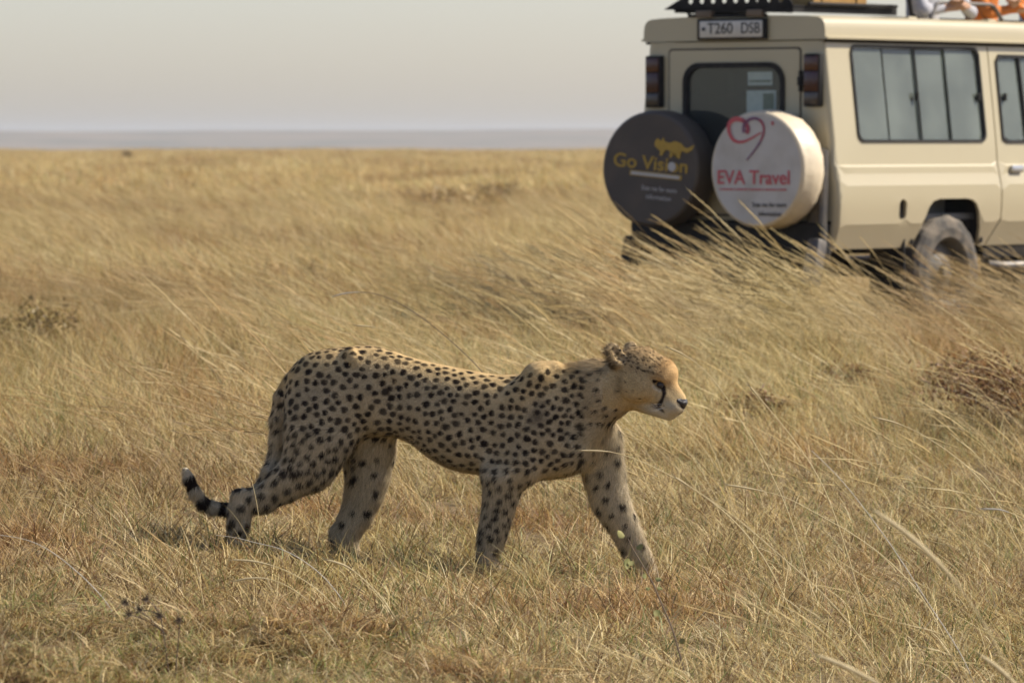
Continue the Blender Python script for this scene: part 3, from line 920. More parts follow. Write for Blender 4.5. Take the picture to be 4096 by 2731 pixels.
for s_ in (-1, 1):
    bm = bmesh.new(); tube_bm(bm, [(3.05, s_ * .80, 1.2), (2.88, s_ * .715, 1.95)], .035, 8); bm_obj('windscreen_pillar', bm, PAINT, car, True)
    bm = bmesh.new(); bmesh.ops.create_cone(bm, cap_ends=True, segments=24, radius1=.10, radius2=.09, depth=.06, matrix=Matrix.Translation((4.90, s_ * .52, .88)) @ Matrix.Rotation(math.pi / 2, 4, 'Y'))
    bm_obj('headlight', bm, simple_mat('headlight_glass', (.6, .6, .58), .1), car, True)
bm = bmesh.new()
for z in (.76, .82, .88, .94, 1.0): box_bm(bm, (4.89, 0, z), (.03, .76, .022), .004)
bm_obj('grille', bm, BLK, car)
bm = bmesh.new(); box_bm(bm, (4.98, 0, .58), (.16, 1.66, .16), .03); bm_obj('front_bumper', bm, BLK, car, True)

# cabin: floor, seats
bm = bmesh.new(); box_bm(bm, (1.55, 0, .76), (3.0, 1.5, .04)); bm_obj('cabin_floor', bm, INTM, car)
for x in (.40, 1.12, 1.86, 2.42):
    for y in (-.42, .42):
        e = bmesh.new(); box_bm(e, (x + .22, y, 1.02), (.46, .48, .14), .04); st_ = bm_obj('seat', e, SEATM, car, True)
        e = bmesh.new(); box_bm(e, (x, y, 1.32), (.12, .46, .58), .05, Matrix.Rotation(math.radians(-10), 3, 'Y')); bm_obj('backrest', e, SEATM, st_, True)
        e = bmesh.new(); box_bm(e, (x - .06, y, 1.68), (.09, .26, .17), .04); bm_obj('headrest', e, SEATM, st_, True)
        e = bmesh.new(); box_bm(e, (x + .2, y, .86), (.36, .36, .18)); bm_obj('seat_base', e, INTM, st_)

# roof rack: tray with a perforated rear lip, rails, feet
rack = empty('roof_rack', (0, 0, 2.12)); rack.parent = car
out_l = [(-.50, .015), (.56, .055), (.40, .135), (-.50, .135)]
holes = [[(.335 - i * .093 + .0185 * math.cos(a), .108 + .0185 * math.sin(a)) for a in [2 * math.pi * k / 14 for k in range(14)]] for i in range(10)]
bm = sheet(subdiv(out_l, .2), holes, lambda y, z: Vector((-.04, y, z)), -.008)
bm_obj('perforated_lip', bm, BLK, rack)
bm = bmesh.new()
box_bm(bm, (.34, -.02, .056), (.76, .98, .018)); box_bm(bm, (.52, -.50, .046), (1.12, .02, .050)); box_bm(bm, (.34, .46, .062), (.76, .02, .06))
bm_obj('tray', bm, BLK, rack)
bm = bmesh.new(); tube_bm(bm, [(.10, -.53, .082), (1.05, -.53, .082)], .012, 10); bm_obj('side_rail', bm, BLK, rack, True)
bm = bmesh.new(); tube_bm(bm, [(.02, .40, .035), (-.02, .36, .01), (-.02, -.1, .005), (-.02, -.28, .005)], .012, 8); bm_obj('rear_bar', bm, BLK, rack)
for y in (.22, -.20):
    bm = bmesh.new(); box_bm(bm, (-.03, y, .02), (.05, .13, .05), .01); bm_obj('bracket_foot', bm, simple_mat('rusty_bracket', (.16, .12, .08), .8, noise_amt=.6), rack)
bm = bmesh.new(); tube_bm(bm, [(1.06, -.62, .30), (1.06, -.62, .16), (1.08, -.63, .03), (1.16, -.63, .0)], .016, 8)
tube_bm(bm, [(1.06, -.62, .30), (1.06, .62, .30)], .016, 8); tube_bm(bm, [(1.06, .62, .30), (1.06, .62, .16), (1.08, .63, .0)], .016, 8)
bm_obj('hoop', bm, BLK, rack)
bm = bmesh.new(); tube_bm(bm, [(1.28, -.64, .0), (1.34, -.64, .10), (1.38, -.64, .115), (1.95, -.64, .112), (2.0, -.64, .10), (2.10, -.64, .0)], .014, 8)
bm_obj('guard_rail', bm, STEEL, rack, True)
bm = bmesh.new(); tube_bm(bm, [(2.55, -.64, .0), (2.60, -.64, .06), (2.9, -.62, .06)], .014, 8); box_bm(bm, (2.1, .15, .012), (1.7, .9, .02)) 
bm_obj('hatch_rim', bm, BLK, rack)
# the box and bags strapped on the rack are lifted on: things of their own
def v2w(p):
    return Matrix.Translation(VORG) @ Matrix.Rotation(VYAW, 4, 'Z') @ Vector((p[0] * VSC.x, p[1] * VSC.y, p[2] * VSC.z))
wood = simple_mat('varnished_plywood', (.36, .20, .045), .5, noise_amt=.6, noise_scale=9, col2=(.22, .11, .025))
ub = empty('wooden_box', v2w((.50, -.30, 2.186)), VYAW)
tag(ub, 'yellow brown wooden box tied on the roof rack', 'box')
bm = bmesh.new(); box_bm(bm, (0, 0, .13), (.62, .38, .25), .008); bm_obj('box_body', bm, wood, ub)
for x in (-.2, .2):
    bm = bmesh.new(); box_bm(bm, (x, 0, .13), (.04, .40, .27), .004); bm_obj('batten', bm, wood, ub)
bm = bmesh.new(); box_bm(bm, (0, 0, .268), (.66, .42, .025), .006); bm_obj('lid', bm, wood, ub)

# passengers standing on the seats, chest and arms out of the roof hatch
def person(lx, ly, facing, colours, arms, label, hair_len=.0):
    """facing: local yaw of the figure; arms: (elbow, hand) for right and left in vehicle coordinates relative to the figure"""
    shirt, skin, trousers, hair = [np.array(c) for c in colours]
    f = Field((-.42, -.42, -.06), (.55, .42, 1.80), .0125)
    # feet at z=0 (on the seat), height about 1.68 m
    for s in (-1, 1):
        f.chain([((.0, s * .10, .06), .045), ((.0, s * .10, .45), .058), ((0, s * .10, .52), .066), ((0, s * .095, .88), .088)], .03)
        f.cone((-.03, s * .10, .035), (.15, s * .11, .03), .04, .035, .02)
    f.ell((0, 0, .93), (.115, .165, .13), .05)
    f.ell((.0, 0, 1.10), (.105, .145, .18), .05)
    f.ell((.0, 0, 1.28), (.115, .175, .16), .05)
    f.cone((0, -.15, 1.38), (0, .15, 1.38), .065, .065, .05)
    f.cone((0, 0, 1.38), (.015, 0, 1.50), .058, .052, .03)
    f.ell((.03, 0, 1.585), (.095, .075, .115), .02)
    f.cone((.07, 0, 1.525), (.095, 0, 1.52), .045, .03, .02)
    f.cone((.118, 0, 1.585), (.130, 0, 1.560), .011, .014, .008)
    for s in (-1, 1):
        f.ell((.02, s * .078, 1.58), (.02, .01, .03), .006)
        f.ell((.112, s * .032, 1.60), (.014, .016, .010), .008, cut=True)
        e, h = arms[0] if s < 0 else arms[1]
        sh = (0, s * .19, 1.375)
        f.chain([(sh, .062), (e, .047), (h, .030)], .02)
        d = (Vector(h) - Vector(e)).normalized(); sd = d.cross(Vector((0, 0, 1))).normalized()
        pc = Vector(h) + d * .05
        f.cone(h, pc, .030, .036, .012)
        for k, (o_, L) in enumerate(((-.028, .065), (-.010, .078), (.010, .074), (.028, .058))):
            a = pc + sd * o_; f.chain([(tuple(a), .0115), (tuple(a + d * L * .55 - Vector((0, 0, .006))), .0105), (tuple(a + d * L - Vector((0, 0, .022))), .0095)], .004)
        a = Vector(h) + d * .02 - sd * .03 * s
        f.chain([(tuple(a), .013), (tuple(a + d * .03 - sd * .022 * s), .012), (tuple(a + d * .058 - sd * .026 * s), .010)], .006)
    Vp, Fp = f.mesh(); Vp = relax(Vp, Fp, 2, .5)
    col = np.tile(trousers, (len(Vp), 1))
    col[Vp[:, 2] > .93] = shirt
    armd = np.full(len(Vp), 9.0); along = np.zeros(len(Vp))
    for (e, h) in arms:
        e = np.array(e); h = np.array(h) + (np.array(h) - e) * .9; ab = h - e; t = np.clip(((Vp - e) @ ab) / (ab @ ab), 0, 1)
        d = np.linalg.norm(Vp - e - t[:, None] * ab, axis=1); m = d < armd; armd[m] = d[m]; along[m] = t[m]
    bare = (armd < .075) & (along > colours_cut) & (Vp[:, 2] > .9)
    col[bare] = skin
    col[Vp[:, 2] > 1.425] = skin
    hz = (Vp[:, 2] > 1.625) | ((Vp[:, 2] > 1.50 - hair_len) & (Vp[:, 0] < .0) & (Vp[:, 2] > 1.44 - hair_len)) & (np.abs(Vp[:, 1]) < .12) & (Vp[:, 2] > 1.45)
    col[hz] = hair
    for s in (-1, 1):
        col[np.linalg.norm((Vp - (.115, s * .032, 1.60)) / (.02, .014, .008), axis=1) < 1] = (.03, .02, .02)
    col[np.linalg.norm((Vp - (.118, 0, 1.528)) / (.02, .026, .007), axis=1) < 1] = (.35, .12, .10)
    col[Vp[:, 2] < .07] = (.06, .05, .045)
    base_ = v2w((lx, ly, 1.09))
    p = np_mesh('person', Vp, Fp, attr_mat('person_skin_and_cloth', 'coat', .85, .2, .3))
    p.location = base_; p.rotation_euler = (0, 0, VYAW + facing)
    set_col(p.data, 'coat', col)
    tag(p, label, 'person')
    return p
skin_a = (.42, .25, .16); skin_b = (.50, .31, .21)
colours_cut = .35
person(1.52, -.40, math.radians(-90), ((.42, .41, .42), skin_a, (.06, .06, .08), (.03, .022, .018)),
       (((.20, -.26, 1.10), (.26, -.02, 1.13)), ((.22, .27, 1.10), (.28, .04, 1.16))), 'person in a light grey shirt leaning on the roof edge beside the hoop')
colours_cut = .55
person(2.22, -.38, math.radians(-90), ((.55, .17, .035), skin_b, (.07, .05, .045), (.05, .03, .02)),
       (((.22, -.24, 1.10), (.26, .02, 1.13)), ((.23, .26, 1.09), (.28, .02, 1.17))), 'person in an orange shirt with folded arms on the roof')
colours_cut = .8
person(2.88, -.36, math.radians(-80), ((.66, .64, .60), skin_b, (.05, .06, .09), (.02, .017, .015)),
       (((.24, -.20, 1.22), (.27, -.36, 1.12)), ((.20, .27, 1.08), (.28, .03, 1.13))), 'person in a white long sleeved shirt at the front of the roof hatch')
# ------------------------------------------------------------------ cheetah
CY = 17.0                                   # depth of its middle plane
PXM = FPX / CY * 4.0                        # photograph pixels per metre there
def cp(x, y, dy=0.0):
    return np.array(src(x, y, CY + dy))
def body_dy(x):                             # the body turns slightly towards the camera at the front
    return 0.10 - 0.00013 * (x - 1150)

lo = np.array((cp(700, 1340)[0], CY - 0.36, cp(700, 2400)[2]))
hi = np.array((cp(2790, 1340)[0], CY + 0.36, cp(700, 1330)[2]))
fld = Field(lo, hi, 0.0040)
r_ = lambda p: p / PXM
# trunk: outline stations from the photograph (x, top, bottom, half width in m)
st = [(1128, 1535, 1640, .035), (1160, 1478, 1700, .075), (1210, 1432, 1735, .100), (1290, 1404, 1750, .115), (1380, 1390, 1755, .118),
      (1470, 1383, 1748, .112), (1560, 1402, 1746, .104), (1640, 1428, 1772, .106), (1720, 1448, 1832, .116), (1800, 1464, 1872, .126),
      (1900, 1483, 1892, .133), (1990, 1496, 1900, .134), (2080, 1493, 1904, .128), (2170, 1476, 1903, .118), (2260, 1470, 1886, .104),
      (2330, 1474, 1830, .092), (2390, 1482, 1752, .080), (2430, 1500, 1700, .070)]
fld.loft([cp(s[0], 1600)[0] for s in st], [cp(s[0], s[1])[2] for s in st], [cp(s[0], s[2])[2] for s in st], [s[3] for s in st],
         [CY + body_dy(s[0]) for s in st], k=0.03, p=2.15)
def ch(pts, k, flat=1.0):
    fld.chain([(cp(p[0], p[1], p[3]), r_(p[2])) for p in pts], k, flat)
B = body_dy
# neck
ch([(2230, 1620, 120, B(2230)), (2330, 1590, 118, B(2330)), (2420, 1560, 104, B(2400) - .01), (2500, 1535, 92, B(2450) - .02)], 0.05, 0.82)
# near hind leg (towards the camera)
nh = B(1250) - .085
ch([(1300, 1560, 128, nh + .045), (1285, 1700, 134, nh + .02), (1262, 1800, 118, nh)], 0.05, 0.62)
ch([(1275, 1770, 112, nh), (1235, 1865, 94, nh - .005), (1140, 1931, 70, nh - .005)], 0.03, 0.68)
ch([(1140, 1931, 70, nh - .005), (1055, 1992, 52, nh), (975, 2015, 42, nh)], 0.02, 0.78)
ch([(955, 1990, 33, nh), (960, 2040, 47, nh), (954, 2100, 44, nh), (942, 2150, 34, nh), (936, 2182, 33, nh)], 0.012, 0.8)
ch([(934, 2180, 33, nh), (952, 2206, 30, nh - .004), (975, 2222, 22, nh - .004)], 0.012, 1.15)
fld.cone(cp(950, 1972, nh), cp(990, 1962, nh), r_(14), r_(12), 0.02)      # heel tendon
# far hind leg
fh = B(1450) + .085
ch([(1400, 1590, 125, fh - .03), (1450, 1720, 118, fh - .01), (1475, 1810, 103, fh)], 0.05, 0.62)
ch([(1475, 1810, 103, fh), (1470, 1900, 86, fh), (1456, 1972, 74, fh), (1426, 2053, 62, fh), (1398, 2105, 54, fh), (1372, 2145, 50, fh)], 0.02, 0.72)
ch([(1350, 2130, 34, fh), (1378, 2155, 48, fh), (1392, 2200, 42, fh), (1402, 2245, 36, fh), (1415, 2278, 38, fh)], 0.015, 0.82)
ch([(1415, 2278, 38, fh), (1450, 2290, 32, fh), (1472, 2296, 24, fh)], 0.012, 1.15)
# near fore leg
nf = B(2050) - .085
ch([(2175, 1545, 70, nf + .03), (2160, 1640, 112, nf + .03), (2110, 1760, 112, nf + .015), (2060, 1850, 96, nf)], 0.045, 0.55)
ch([(2060, 1850, 96, nf), (2016, 1900, 82, nf), (2003, 1985, 64, nf), (1990, 2050, 55, nf), (1978, 2100, 51, nf), (1966, 2146, 49, nf), (1956, 2190, 42, nf), (1948, 2236, 38, nf)], 0.025, 0.75)
ch([(1946, 2230, 38, nf), (1962, 2272, 40, nf), (2000, 2282, 30, nf)], 0.012, 1.1)
fld.cone(cp(1965, 1905, nf), cp(1975, 1930, nf), r_(28), r_(22), 0.03)     # elbow point
# far fore leg, reaching forward
ff = B(2400) + .075
ch([(2300, 1650, 110, ff - .02), (2385, 1760, 96, ff - .01), (2408, 1850, 80, ff), (2420, 1920, 74, ff), (2440, 1990, 68, ff), (2466, 2052, 60, ff), (2500, 2108, 50, ff),
    (2520, 2155, 45, ff), (2541, 2200, 43, ff), (2563, 2242, 41, ff), (2588, 2292, 37, ff)], 0.028, 0.75)
ch([(2588, 2292, 37, ff), (2606, 2336, 38, ff), (2646, 2352, 28, ff)], 0.012, 1.1)
fld.cone(cp(2388, 2005, ff), cp(2398, 2032, ff), r_(22), r_(18), 0.02)
# chest keel and belly fill
ch([(2120, 1840, 60, B(2150)), (2280, 1800, 70, B(2280)), (2360, 1720, 60, B(2340))], 0.05)
# shoulder blades and hip bones under the skin
for s_ in (-1, 1):
    fld.cone(cp(2140, 1490, B(2150) + s_ * .055), cp(2215, 1472, B(2200) + s_ * .05), r_(34), r_(28), 0.03)
    fld.cone(cp(1400, 1412, B(1400) + s_ * .062), cp(1418, 1440, B(1400) + s_ * .085), r_(24), r_(18), 0.025)
    fld.cone(cp(2150, 1500, B(2150) + s_ * .08), cp(2060, 1600, B(2050) + s_ * .108), r_(34), r_(30), 0.05)
# shallow hollows: flank before the thigh, behind the shoulder blade, between thigh and tail
fld.cone(cp(1560, 1560, B(1500) - .168), cp(1510, 1720, B(1500) - .150), 0.066, 0.056, 0.04, cut=True)
fld.cone(cp(2010, 1580, B(2000) - .190), cp(1975, 1830, B(2000) - .180), 0.064, 0.064, 0.04, cut=True)
fld.cone(cp(2290, 1560, B(2290) - .150), cp(2270, 1720, B(2270) - .150), 0.050, 0.045, 0.04, cut=True)
for k_r in range(6):                                       # ribs just showing
    fld.cone(cp(1690 + 46 * k_r, 1600, B(1800) - .178), cp(1715 + 46 * k_r, 1800, B(1800) - .174), 0.046, 0.046, 0.02, cut=True)
fld.cone(cp(1225, 1640, nh - .112), cp(1180, 1830, nh - .105), 0.036, 0.040, 0.04, cut=True)
# tail
tl = [(1165, 1520, 34, B(1150)), (1128, 1590, 34, B(1150)), (1113, 1680, 34, B(1150)), (1112, 1760, 34, B(1150)), (1102, 1830, 31, B(1150)), (1076, 1890, 28, .06), (1034, 1960, 26, .07), (980, 2015, 24, .06),
      (914, 2034, 23, .05), (850, 2027, 23, .04), (810, 2006, 22, .03), (778, 1962, 22, .02), (756, 1912, 20, .02), (743, 1878, 13, .02)]
ch(tl, 0.012)
# head, built in its own frame: u forward, v to its left, w up (centimetres)
HS = 0.0128
HY, HP = math.radians(-24), math.radians(17)
Hm = np.array(Matrix.Rotation(HY, 3, 'Z') @ Matrix.Rotation(HP, 3, 'Y'))
HC = cp(2566, 1501, B(2500) - .035)
def hp(u, v, w):
    return HC + Hm @ (np.array((u, v, w)) * HS)
def hcone(a, b, ra, rb, k=0.012, **kw):
    fld.cone(hp(*a), hp(*b), ra * HS, rb * HS, k, **kw)
def hell(c, r, k=0.012, **kw):
    fld.ell(hp(*c), np.array(r) * HS, k, M=Hm, **kw)
hell((-0.6, 0, 0.9), (8.0, 6.6, 6.6), 0.03)
hell((5.2, 0, 2.2), (4.6, 4.5, 4.3), 0.02)              # forehead
hcone((3.5, 0, -2.2), (11.0, 0, -4.3), 4.8, 3.1, 0.015)  # muzzle
hcone((5.5, 0, 1.4), (12.2, 0, -2.2), 2.7, 1.5, 0.015)    # bridge of the nose
hcone((0.5, 0, -5.2), (10.2, 0, -6.7), 4.2, 2.3, 0.015)   # lower jaw
for s_ in (-1, 1):
    hell((1.2, s_ * 4.3, -2.4), (4.8, 2.8, 4.0), 0.02)    # cheek
    hcone((4.6, s_ * 3.4, 2.2), (7.0, s_ * 3.0, 1.6), 1.7, 1.3, 0.012)   # brow
    hell((11.0, s_ * 1.6, -5.0), (2.5, 1.9, 2.0), 0.010)  # lip pad
    hell((7.2, s_ * 4.1, -0.1), (1.6, 1.3, 1.0), 0.008, cut=True)        # eye socket
    # ear: a cupped disc
    fld.cone(hp(-5.4, s_ * 5.2, 2.4), hp(-7.2, s_ * 6.3, 5.0), 2.3 * HS, 1.9 * HS, 0.008)
    fld.cone(hp(-4.3, s_ * 6.9, 4.0), hp(-6.0, s_ * 7.9, 6.0), 1.6 * HS, 1.5 * HS, 0.004, cut=True)
hell((12.6, 0, -3.3), (1.3, 1.9, 1.3), 0.005)            # nose leather
hcone((13.2, 0, -4.4), (12.9, 0, -5.6), 0.22, 0.2, 0.004, cut=True)
hcone((12.9, -0.3, -6.1), (8.0, -3.0, -6.3), 0.2, 0.25, 0.005, cut=True)
hcone((12.9, 0.3, -6.1), (8.0, 3.0, -6.3), 0.2, 0.25, 0.005, cut=True)
# toes
for (px_, py_, dy_, sz) in ((972, 2222, nh, 15), (1470, 2298, fh, 17), (2000, 2284, nf, 18), (2645, 2354, ff, 18)):
    for q in (-1.5, -.5, .5, 1.5):
        fld.ell(cp(px_ + 6 - abs(q) * 8, py_, dy_ + q * .021), (r_(sz) * 1.25, .0115, r_(sz) * .95), 0.006)
fld.blur(1)
V, F = fld.mesh()
V = relax(V, F, 2, 0.5)
N = vert_normals(V, F)

# coat: colours are painted on the vertices
HL = (V - HC) @ Hm / HS                      # positions in the head's frame
in_head = (HL[:, 0] > -9) & (np.abs(HL[:, 1]) < 10) & (HL[:, 2] > -10) & (HL[:, 2] < 12) & (V[:, 0] > cp(2405, 1500)[0])
headw = smooth01((HL[:, 0] + 6.8 - .35 * HL[:, 2]) / 3.0) * in_head
SX = 2048 + (V[:, 0]) * FPX / V[:, 1] * 4.0   # roughly the photograph column and row of every vertex
SYp = (HORIZON + (CAMH - V[:, 2]) * FPX / V[:, 1]) * 4.0
# torso top and bottom at each column
tx = np.array([s[0] for s in st]); tt = np.array([s[1] for s in st]); tb = np.array([s[2] for s in st])
vrel = (SYp - np.interp(SX, tx, tt)) / (np.interp(SX, tx, tb) - np.interp(SX, tx, tt))
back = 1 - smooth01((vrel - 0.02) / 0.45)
belly = smooth01((vrel - 0.80) / 0.30)
c_back = np.array((.455, .335, .175)); c_side = np.array((.435, .352, .232)); c_bel = np.array((.56, .475, .34)); c_white = np.array((.72, .67, .57))
C = c_side + (c_back - c_side) * back[:, None]
C = C + (c_bel - C) * belly[:, None]
inner = smooth01((np.abs(V[:, 1] - (CY + body_dy(SX))) * -1 + .07) / .05) * (vrel > 1.0)
C = C + (np.array((.62, .52, .36)) - C) * (inner * 0.6)[:, None]
# neck is paler and greyer, chest pale
nk = smooth01((SX - 2290) / 80) * (1 - headw) * (SYp < 1760)
C = C + (np.array((.46, .36, .23)) - C) * (nk * .6)[:, None]
chest = smooth01((SX - 2230) / 120) * smooth01((SYp - 1650) / 90) * (SYp < 1900)
C = C + (np.array((.60, .52, .38)) - C) * (chest * .8)[:, None]
fore = smooth01((SX - 2330) / 60) * (SYp > 1880)
C = C + (np.array((.62, .54, .40)) - C) * (fore * .7)[:, None]
low = smooth01((SYp - 2050) / 120) * (SX > 860)
C = C + (np.array((.52, .43, .30)) - C) * (low * .5)[:, None]
# soft mottling
mot = np.array([mnoise.noise(Vector((v[0], v[1], v[2])) * 16.0) + 0.7 * mnoise.noise(Vector((v[0] * 40.0, v[1] * 60.0, v[2] * 85.0))) for v in V])
C = C * (1 + 0.16 * mot)[:, None]

dark = np.zeros(len(V))
def spots(mask, dmin, rmin, rmax, seed, fill=1.0):
    """evenly scattered round-ish spots on the marked vertices"""
    g = np.random.default_rng(seed)
    idx = np.flatnonzero(mask)
    g.shuffle(idx)
    cell = dmin * 1.8
    grid = {}
    chosen = []
    for i in idx:
        p = V[i]; key = tuple((p / cell).astype(int)); dm = dmin * (0.88 + 0.34 * g.random())
        ok = True
        for a in (-1, 0, 1):
            for b in (-1, 0, 1):
                for c in (-1, 0, 1):
                    for j, dj in grid.get((key[0] + a, key[1] + b, key[2] + c), ()):
                        if ((V[j] - p) ** 2).sum() < (0.5 * (dm + dj)) ** 2 and N[j] @ N[i] > -0.2:
                            ok = False; break
                    if not ok: break
                if not ok: break
            if not ok: break
        if ok:
            grid.setdefault(key, []).append((i, dm)); chosen.append((i, dm))
    cellv = {}
    keys = np.floor(V / 0.05).astype(int)
    order = np.lexsort(keys.T); ks = keys[order]
    br = np.flatnonzero(np.any(np.diff(ks, axis=0) != 0, axis=1)) + 1
    for grp in np.split(order, br):
        cellv[tuple(keys[grp[0]])] = grp
    for i, dm in chosen:
        if g.random() > fill: continue
        k = keys[i]
        cand = [cellv[(k[0] + a, k[1] + b, k[2] + c)] for a in (-1, 0, 1) for b in (-1, 0, 1) for c in (-1, 0, 1) if (k[0] + a, k[1] + b, k[2] + c) in cellv]
        cand = np.concatenate(cand)
        dv = V[cand] - V[i]
        n = N[i]
        # a slight stretch along the body
        t = np.array((1.0, 0, 0.25)) if abs(n[0]) < .9 else np.array((0, 0, 1.0))
        t = t - n * (t @ n); t /= np.linalg.norm(t); b = np.cross(n, t)
        a0 = g.normal(0, .6); t, b = t * math.cos(a0) + b * math.sin(a0), b * math.cos(a0) - t * math.sin(a0)
        st_ = 1 + 0.25 * g.random()
        r0 = (rmin + (rmax - rmin) * g.random()) * (dm / dmin) * .95
        ang = np.arctan2(dv @ b, dv @ t)
        wob = 1 + 0.07 * np.sin(2 * ang + g.random() * 6) + 0.06 * np.sin(3 * ang + g.random() * 6)
        d = np.sqrt((dv @ t) ** 2 / st_ + (dv @ b) ** 2 * st_ + (dv @ n) ** 2 * 1.0) / (r0 * wob)
        w = 1 - smooth01((d - 0.78) / 0.44)
        w = w * (N[cand] @ n > 0.0) * (0.85 + .15 * g.random())
        dark[cand] = np.maximum(dark[cand], w)

is_tail = np.zeros(len(V)); tail_s = np.zeros(len(V))
tp = np.array([cp(t[0], t[1], t[3]) for t in tl]); sl = np.concatenate([[0], np.cumsum(np.linalg.norm(np.diff(tp, axis=0), axis=1))])
best = np.full(len(V), 9.0)
for i in range(len(tp) - 1):
    ab = tp[i + 1] - tp[i]; t = np.clip(((V - tp[i]) @ ab) / (ab @ ab), 0, 1)
    d = np.linalg.norm(V - tp[i] - t[:, None] * ab, axis=1)
    m = d < best
    best[m] = d[m]; tail_s[m] = sl[i] + t[m] * math.sqrt(ab @ ab)
is_tail = (best < 0.034) & (SX < 1150) & ((V[:, 1] > CY + nh + 0.02) | (SX < 903))
ringed = is_tail & (SX < 990)
torso = (~in_head) & (~is_tail) & (vrel < 1.03) & (SX < 2330)
legs = (~in_head) & (~is_tail) & (vrel >= 1.03)
neckm = (~in_head) & (~is_tail) & (SX >= 2330) & (SYp < 1720)
hind = torso & (SX < 1560)
spots(torso & ~hind & (vrel > .02) & (vrel < 0.97), 0.0250, 0.0096, 0.0120, 3)
spots(hind | (legs & (SX < 1420) & (SYp < 1890) & (V[:, 1] < CY + .1)), 0.0274, 0.0104, 0.0136, 4)
spots(legs & (SX < 1420) & (SYp >= 1890) & (V[:, 1] < CY + .1), 0.036, 0.0120, 0.0162, 5)
spots(legs & (SX > 1700) & (SX < 2330) & (SYp < 2160), 0.0275, 0.0094, 0.0124, 6)
spots(legs & (SX > 1700) & (SX < 2330) & (SYp >= 2160), 0.034, 0.009, 0.012, 8, .8)
spots(legs & (SX >= 1300) & (SX < 1700) & (V[:, 1] > CY + .08), 0.046, 0.0095, 0.0135, 7, .85)
spots((legs | (neckm & (SYp > 1690))) & (SX >= 2330) & (SYp > 1690), 0.044, 0.009, 0.0145, 12, .85)
spots(neckm & (SYp < 1700), 0.029, 0.0066, 0.0088, 9, .85)
spots(is_tail & ~ringed, 0.030, 0.009, 0.012, 10)
spots(in_head & (HL[:, 2] > 2.4) & (HL[:, 0] < 6.5), 0.0135, 0.0036, 0.0060, 13, .95)
spots(in_head & (HL[:, 2] <= 2.4) & (HL[:, 2] > -5) & (HL[:, 0] < 4.5) & (HL[:, 0] > -5), 0.023, 0.0026, 0.0046, 14, .75)
# tail rings, pale tip
rings = ((sl[-1] - tail_s) / 0.082) % 1.0
rg = smooth01((np.abs(rings - 0.55) * -1 + 0.30) / 0.08)
dark = np.where(ringed, rg * (tail_s < sl[-1] - 0.022), dark)
C = np.where(ringed[:, None], np.array((.52, .46, .35)), C)
# graze on the shoulder
gr = np.exp(-(((SX - 2150) / 32) ** 2 + ((SYp - 1668) / 36) ** 2)) * (V[:, 1] < CY)
gr2 = np.exp(-(((SX - 2160) / 22) ** 2 + ((SYp - 1610) / 30) ** 2)) * (V[:, 1] < CY) * .5
# face
fw = headw
face_t = np.array((.42, .30, .16)); muzz = np.array((.45, .38, .27))
fm = smooth01((HL[:, 2] - 0.0) / 3.0)
C = C * (1 - fw[:, None]) + fw[:, None] * (np.array((.50, .37, .20)) * (1 - fm[:, None]) + face_t * fm[:, None])
brg = smooth01((HL[:, 0] - 4.0) / 2.5) * smooth01((HL[:, 2] + 2.0) / 3.0) * fw
C = C + (np.array((.44, .28, .13)) - C) * (brg * .8)[:, None]
mz = smooth01((HL[:, 0] - 7.0) / 3.5) * (1 - smooth01((HL[:, 2] + 4.3) / 1.6)) * fw
C = C + (muzz - C) * mz[:, None]
chin = (1 - smooth01((HL[:, 2] + 6.6) / 1.5)) * smooth01((HL[:, 0] - 2) / 4) * fw
C = C + (np.array((.50, .44, .34)) - C) * chin[:, None]
def line(pts, r, soft=0.35):
    pts = np.array(pts, float); d = np.full(len(V), 99.0)
    for p, q in zip(pts, pts[1:]):
        ab = q - p; t = np.clip(((HL - p) @ ab) / (ab @ ab), 0, 1)
        d = np.minimum(d, np.linalg.norm(HL - p - t[:, None] * ab, axis=1))
    return 1 - smooth01((d - r) / soft)
for s_ in (-1, 1):
    eye_l = line([(5.4, s_ * 4.5, 0.55), (6.8, s_ * 4.1, 0.15), (8.0, s_ * 3.1, -0.5)], 0.46)
    tear = line([(8.0, s_ * 3.1, -0.5), (8.7, s_ * 3.0, -2.0), (8.7, s_ * 3.2, -3.8), (8.2, s_ * 3.5, -5.6)], 0.46)
    mouth = line([(12.9, s_ * 0.3, -6.1), (10.5, s_ * 2.0, -6.5), (8.0, s_ * 3.2, -6.2), (6.5, s_ * 3.9, -5.8)], 0.36)
    under = line([(6.0, s_ * 4.6, -0.9), (7.4, s_ * 3.9, -1.3)], 0.5)
    C = C + (np.array((.60, .50, .36)) - C) * (under * fw)[:, None] * .7
    dark = np.maximum(dark, np.maximum(np.maximum(eye_l, tear), mouth * .8) * fw)
    wk = line([(9.5, s_ * 3.0, -4.6), (11.5, s_ * 2.4, -4.2)], 0.25) * .35
    dark = np.maximum(dark, wk * fw)
    earb = np.exp(-(((HL[:, 0] + 6.3) / 1.8) ** 2 + ((HL[:, 1] - s_ * 6.6) / 1.6) ** 2 + ((HL[:, 2] - 1.2) / 1.5) ** 2))
    dark = np.maximum(dark, np.minimum(earb * 1.2, .85))
    earin = np.exp(-(((HL[:, 0] + 5.2) / 1.6) ** 2 + ((HL[:, 1] - s_ * 6.4) / 1.5) ** 2 + ((HL[:, 2] - 4.6) / 2.0) ** 2))
    C = C + (np.array((.58, .50, .38)) - C) * np.minimum(earin * 1.2, 1)[:, None] * fw[:, None]
